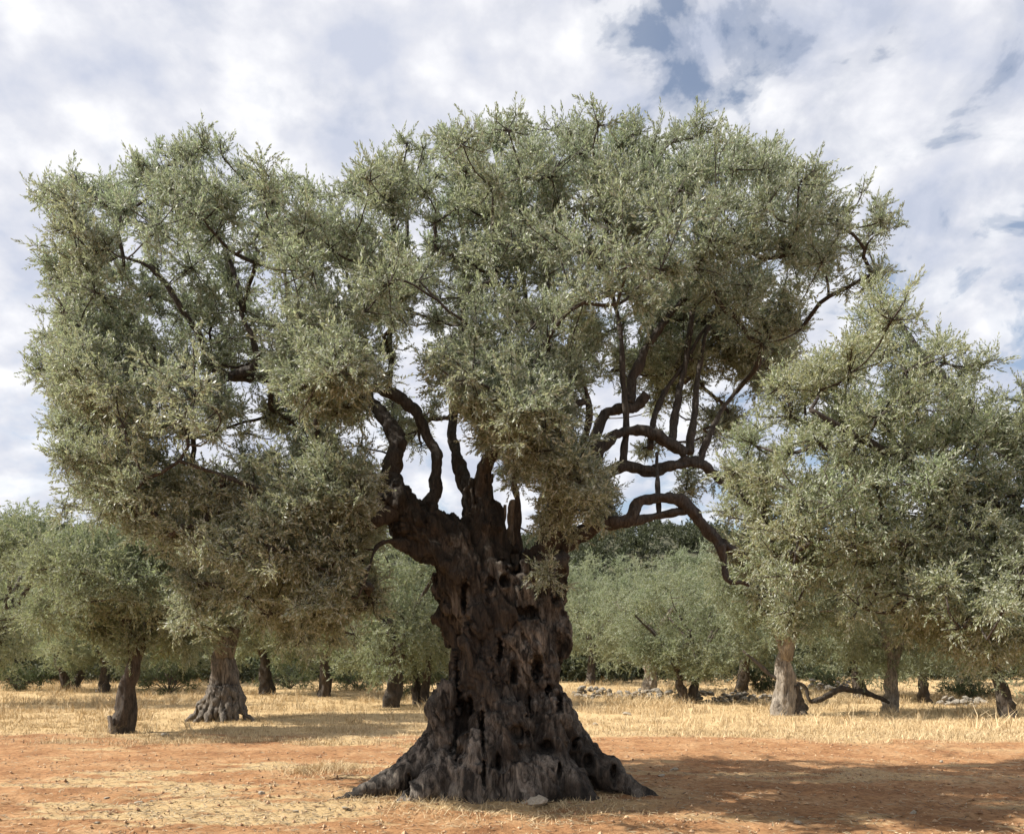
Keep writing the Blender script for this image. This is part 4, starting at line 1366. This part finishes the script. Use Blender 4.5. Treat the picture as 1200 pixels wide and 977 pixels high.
lf, tw = make_crown(bl, (0, 140, -30), 6, 5, r3, .3, 3, 0, .3, (.7, 1.3))
m_ = 450
ux_ = r3.uniform(-1, 1, m_); uy_ = r3.uniform(54, 66, m_)
ux_ = ux_ * (4 + uy_ * .66)
bl2 = [(np.array([a, b, gh(a, b) + .6]), np.array([1.5, 1.2, .9]) * r3.uniform(.6, 1.3), float(r3.random())) for a, b in zip(ux_, uy_)]
lf2, tw = make_crown(bl2, (0, 60, -10), 6, 7, r3, .3, 3, 0, .3, (.35, .7))
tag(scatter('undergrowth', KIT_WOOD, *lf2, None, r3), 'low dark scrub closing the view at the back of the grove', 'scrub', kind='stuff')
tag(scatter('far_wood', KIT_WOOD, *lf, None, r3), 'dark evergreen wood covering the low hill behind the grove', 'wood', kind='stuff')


# ------------------------------------------------------------------ stones
def rock_mesh(seed, sub=2, mat=M_STONE, name='stone'):
    import bmesh
    bm = bmesh.new()
    bmesh.ops.create_icosphere(bm, subdivisions=sub, radius=1)
    me = bpy.data.meshes.new(name)
    bm.to_mesh(me); bm.free()
    v = np.empty(len(me.vertices) * 3, np.float32); me.vertices.foreach_get('co', v); v = v.reshape(-1, 3).astype(float)
    r = np.random.default_rng(seed)
    for _ in range(7):                                    # knock flat faces off
        d = rand_dirs(1, r)[0]; c = r.uniform(.45, .75)
        k = v @ d
        v = v - np.outer(np.maximum(0, k - c), d)
    v *= (1 + .12 * vnoise(v * 2 + seed))[:, None]
    v *= np.array([1, .8, .62])
    me.vertices.foreach_set('co', v.astype(np.float32).ravel())
    me.materials.append(mat)
    me.update()
    return me


rocks = [rock_mesh(60 + k) for k in range(4)]
stones = [  # px, py, size m, seed, label
    (163, 944, .060, 'pale square stone on the red soil in the left foreground, largest there'),
    (178, 943, .030, 'small brown stone just right of the pale square stone, left foreground'),
    (125, 939, .038, 'flat pale stone left of the square one, left foreground'),
    (114, 969, .045, 'cream stone nearest the bottom edge, left foreground'),
    (307, 935, .062, 'flat whitish stone on bare soil midway between square stone and giant roots'),
    (347, 954, .045, 'pointed pale stone in front of the left roots of the giant'),
    (406, 953, .062, 'rounded cream stone at the tip of the left roots'),
    (194, 864, .11, 'dark clod of rock in the shade right of the leaning trunk foot'),
    (625, 948, .16, 'broad pale flat rock at the front foot of the giant trunk'),
    (790, 905, .06, 'whitish flat stone beyond the right roots of the giant'),
    (774, 915, .07, 'grey stone lying against the right roots of the giant'),
    (1103, 892, .05, 'small dark stone alone in the shaded soil toward the right'),
    (935, 966, .05, 'pale stone at the bottom edge, right of the giant'),
    (1070, 953, .055, 'low stone among straw in the shaded right foreground'),
    (735, 838, .14, 'pale rock in the straw right of the giant trunk'),
    (698, 850, .12, 'small pale rock in the straw close to the right flank of the giant'),
    (1142, 829, .16, 'whitish rock in the straw in front of the stout leaning trunk'),
]
r4 = np.random.default_rng(3)
for k, (px, py, sz_, lab) in enumerate(stones):
    Y = EYE * F / (py - HOR)
    x = (px - 600) / F * Y
    o = link('stone', rocks[k % 4], None, (x, Y, gh(x, Y) + sz_ * .25))
    o.scale = (sz_ * r4.uniform(.9, 1.25), sz_ * .9, sz_ * r4.uniform(.6, .9))
    o.rotation_euler = (r4.uniform(-.3, .3), r4.uniform(-.3, .3), r4.uniform(0, 6))
    tag(o, lab, 'stone', 'loose stones on the ground')

# dry stone walls: every stone a part
wall_rocks = [rock_mesh(80 + k, 1, M_WSTONE) for k in range(5)]


def rubble_wall(a, b, Ya, Yb_, h, seed, label, nst):
    r = np.random.default_rng(seed)
    xa = (a - 600) / F * Ya; xb = (b - 600) / F * Yb_
    xm, ym = (xa + xb) / 2, (Ya + Yb_) / 2
    t = thing('rubble_wall', label, 'stone wall', (xm, ym, gh(xm, ym)), 'tumbled dry stone walls')
    for k in range(nst):
        u = r.random()
        x = xa + (xb - xa) * u; y = Ya + (Yb_ - Ya) * u + r.normal(0, .25)
        hh = h * (.55 + .45 * math.sin(u * 9 + seed) ** 2)
        s = r.uniform(.08, .21)
        z = gh(x, y) + r.random() * hh * max(0, 1 - abs(y - (Ya + (Yb_ - Ya) * u)) * 1.4) + s * .3
        o = bpy.data.objects.new('stone', wall_rocks[k % 5])
        COL.objects.link(o)
        o.parent = t
        o.location = (x - xm, y - ym, z - t.location.z)
        o.scale = (s * r.uniform(1, 1.5), s, s)
        o.rotation_euler = (r.uniform(-.5, .5), r.uniform(-.5, .5), r.uniform(0, 6))
    return t


rubble_wall(672, 905, 37, 33, .55, 1, 'long tumbled rubble wall crossing behind the straw right of the giant', 280)
rubble_wall(1104, 1152, 31, 31, .35, 2, 'short low rubble wall near the right edge', 60)
rubble_wall(905, 1000, 44, 42, .6, 3, 'pale rubble heap behind the pale split trunk and the bough', 70)

# ------------------------------------------------------------------ dry grass, litter, clods
def blades(n, xs, ys, hmin, hmax, w, r, lean=.35):
    hgt = r.uniform(hmin, hmax, n)
    z = ground_h(xs, ys) - .01
    a = r.uniform(0, 6.283, n)
    u = np.stack([np.cos(a), np.sin(a), np.zeros(n)], 1)
    base = np.stack([xs, ys, z], 1)
    ln = np.stack([r.normal(0.05, lean, n), r.normal(0, lean, n), np.ones(n)], 1)
    mid = base + ln * (hgt * .55)[:, None]
    tip = base + ln * hgt[:, None] + np.stack([r.normal(0, .2, n), r.normal(0, .2, n), -np.abs(r.normal(0, .1, n))], 1) * hgt[:, None]
    ww = (w * r.uniform(.6, 1.3, n))[:, None]
    V = np.stack([base - u * ww * .5, base + u * ww * .5, mid + u * ww * .4, mid - u * ww * .4, tip], 1).reshape(-1, 3)
    b = np.arange(n)[:, None] * 5
    return V, b + np.array([[0, 1, 2, 3]]), b + np.array([[3, 2, 4]]), np.repeat(np.clip(r.normal(.5, .22, n), 0, 1), 5)


def sample_zone(n, y0, y1, fn, r, power=1.6):
    yy = y0 + (y1 - y0) * r.random(n) ** power
    xx = r.uniform(-1, 1, n) * (1.2 + yy * .66)
    keep = r.random(n) < fn(xx, yy)
    return xx[keep], yy[keep]


r5 = np.random.default_rng(77)


def patchy(x, y):
    p = np.stack([x, y, np.zeros_like(x)], -1)
    return smooth(-.25, .35, fbm(p * .45 + 7, 3))


def grass_mesh(name, seed, mat, length, nb_, spread, w, stem):
    r = np.random.default_rng(seed)
    n = nb_
    hgt = length * r.uniform(.45, 1.0, n)
    a = r.uniform(0, 6.283, n); u = np.stack([np.cos(a), np.sin(a), np.zeros(n)], 1)
    base = np.stack([r.normal(0, spread, n), r.normal(0, spread, n), np.full(n, -.02)], 1)
    ln = np.stack([r.normal(0.08, .28, n), r.normal(0, .28, n), np.ones(n)], 1)
    mid = base + ln * (hgt * .55)[:, None]
    tip = base + ln * hgt[:, None] + np.stack([r.normal(0, .25, n), r.normal(0, .25, n), -np.abs(r.normal(0, .15, n))], 1) * hgt[:, None]
    ww = (w * r.uniform(.6, 1.3, n))[:, None]
    V = np.stack([base - u * ww * .5, base + u * ww * .5, mid + u * ww * .4, mid - u * ww * .4, tip], 1).reshape(-1, 3)
    b = np.arange(n)[:, None] * 5
    g_ = Geo()
    g_.add(V, b + np.array([[0, 1, 2, 3]]), b + np.array([[3, 2, 4]]), tone=np.repeat(np.clip(r.normal(.5, .25, n), 0, 1), 5))
    return g_.mesh(name, mat, False)


KIT_G1 = shoot_kit('short_grass', M_STRAW, .13, 14, .07, .010, 0, 6, grass_mesh)
KIT_G2 = shoot_kit('tall_grass', M_STRAW, .42, 14, .06, .012, 0, 6, grass_mesh)


def up_dirs(n, r, k=.15):
    return unit(np.stack([r.normal(0, k, n), r.normal(0, k, n), np.ones(n)], 1))


xs, ysx = sample_zone(40000, 16.0, 48, lambda x, y: straw_mask(x, y) * (.25 + .75 * patchy(x * 1.7, y * 1.7)), r5, 1.4)
tag(scatter('dry_grass', KIT_G1, np.stack([xs, ysx, ground_h(xs, ysx)], 1), up_dirs(len(xs), r5), r5.uniform(.5, 1.3, len(xs)), .5, None, r5),
    'short sun bleached dry grass covering the field under the grove', 'grass')
xs, ysx = sample_zone(30000, 19.0, 62, lambda x, y: patchy(x * 1.5, y * 1.5) ** 2 * (.12 + .88 * smooth(22, 31, y)), r5, 1.2)
tag(scatter('tall_dry_grass', KIT_G2, np.stack([xs, ysx, ground_h(xs, ysx)], 1), up_dirs(len(xs), r5, .25), .3 + 1.3 * r5.random(len(xs)) ** 2, .5, None, r5),
    'taller pale dry grass stalks standing in patches between the grove trunks', 'grass')

# foreground litter of straw and leaves
lt = Geo()
xs, ysx = sample_zone(75000, 7.2, 19, lambda x, y: .15 + .85 * straw_mask(x, y), r5, 1.2)
n = len(xs)
a = r5.uniform(0, 6.283, n); L_ = r5.uniform(.02, .07, n); W_ = r5.uniform(.003, .007, n)
z = ground_h(xs, ysx) + r5.uniform(.004, .02, n)
u = np.stack([np.cos(a), np.sin(a), r5.normal(0, .15, n)], 1); v = np.stack([-np.sin(a), np.cos(a), r5.normal(0, .3, n)], 1)
c = np.stack([xs, ysx, z], 1)
V = np.stack([c - u * L_[:, None], c + v * W_[:, None], c + u * L_[:, None], c - v * W_[:, None]], 1).reshape(-1, 3)
b = np.arange(n)[:, None] * 4
lt.add(V, None, np.vstack([b + np.array([[0, 1, 2]]), b + np.array([[0, 2, 3]])]), tone=np.repeat(np.clip(r5.normal(.6, .25, n), 0, 1), 4))
tag(lt.build('straw_litter', M_DEADLEAF, None, smooth_=False), 'bits of straw and dead leaves scattered on the red soil', 'litter', kind='stuff')

cl = Geo()
xs, ysx = sample_zone(12000, 7.0, 24, lambda x, y: np.full_like(x, 1.0), r5, 1.3)
n = len(xs)
s = .006 + .026 * r5.random(n) ** 6
octv = np.array([[1, 0, 0], [0, 1, 0], [-1, 0, 0], [0, -1, 0], [0, 0, .8], [0, 0, -.8]], float)
c = np.stack([xs, ysx, ground_h(xs, ysx) + s * .3], 1)
V = (c[:, None] + octv[None] * s[:, None, None] * r5.uniform(.6, 1.3, (n, 6, 1))).reshape(-1, 3)
ft = np.array([[0, 1, 4], [1, 2, 4], [2, 3, 4], [3, 0, 4], [1, 0, 5], [2, 1, 5], [3, 2, 5], [0, 3, 5]])
T = (np.arange(n)[:, None, None] * 6 + ft[None]).reshape(-1, 3)
cl.add(V, None, T, tone=np.repeat(r5.random(n), 6))
tag(cl.build('soil_clods', M_CLOD, None, smooth_=False), 'crumbs of red soil and grit scattered over the ground', 'clods', kind='stuff')


def tuft(px, Y, w, h, nb_, seed, label, cat='grass tuft', grp='dry grass tufts'):
    r = np.random.default_rng(seed)
    x = (px - 600) / F * Y
    xs = x + r.normal(0, w, nb_); ysx = Y + r.normal(0, w * 1.1, nb_)
    V, Q, T, tn = blades(nb_, xs, ysx, h * .25, h, .007, r, .8)
    g_ = Geo(); g_.add(V, Q, T, tone=tn)
    o = g_.build('grass_tuft', M_STRAW, None, smooth_=False)
    tag(o, label, cat, grp, 'stuff')


tuft(384, 12.3, .30, .16, 1100, 1, 'matted pale tuft of dry grass beside the left roots of the giant')
tuft(352, 12.1, .10, .10, 250, 2, 'small dry tuft at the left end of the matted one')
tuft(215, 18.3, .35, .12, 500, 3, 'thin dry grass in the shade right of the leaning trunk')
tuft(118, 17.8, .10, .35, 60, 4, 'sparse dry stalks left of the leaning trunk foot')
tuft(505, 9.45, .38, .12, 900, 5, 'dry grass matted over the front left roots of the giant')
tuft(600, 9.2, .45, .10, 1000, 6, 'dry grass along the front foot of the giant trunk')
tuft(690, 9.3, .35, .09, 700, 8, 'thin dry grass over the front right roots of the giant')
tuft(430, 9.7, .25, .08, 500, 9, 'short dry grass at the outer tip of the left root of the giant')
tuft(975, 12.0, .60, .05, 600, 7, 'flattened straw patch lying in the shade right of the giant')
print('done')
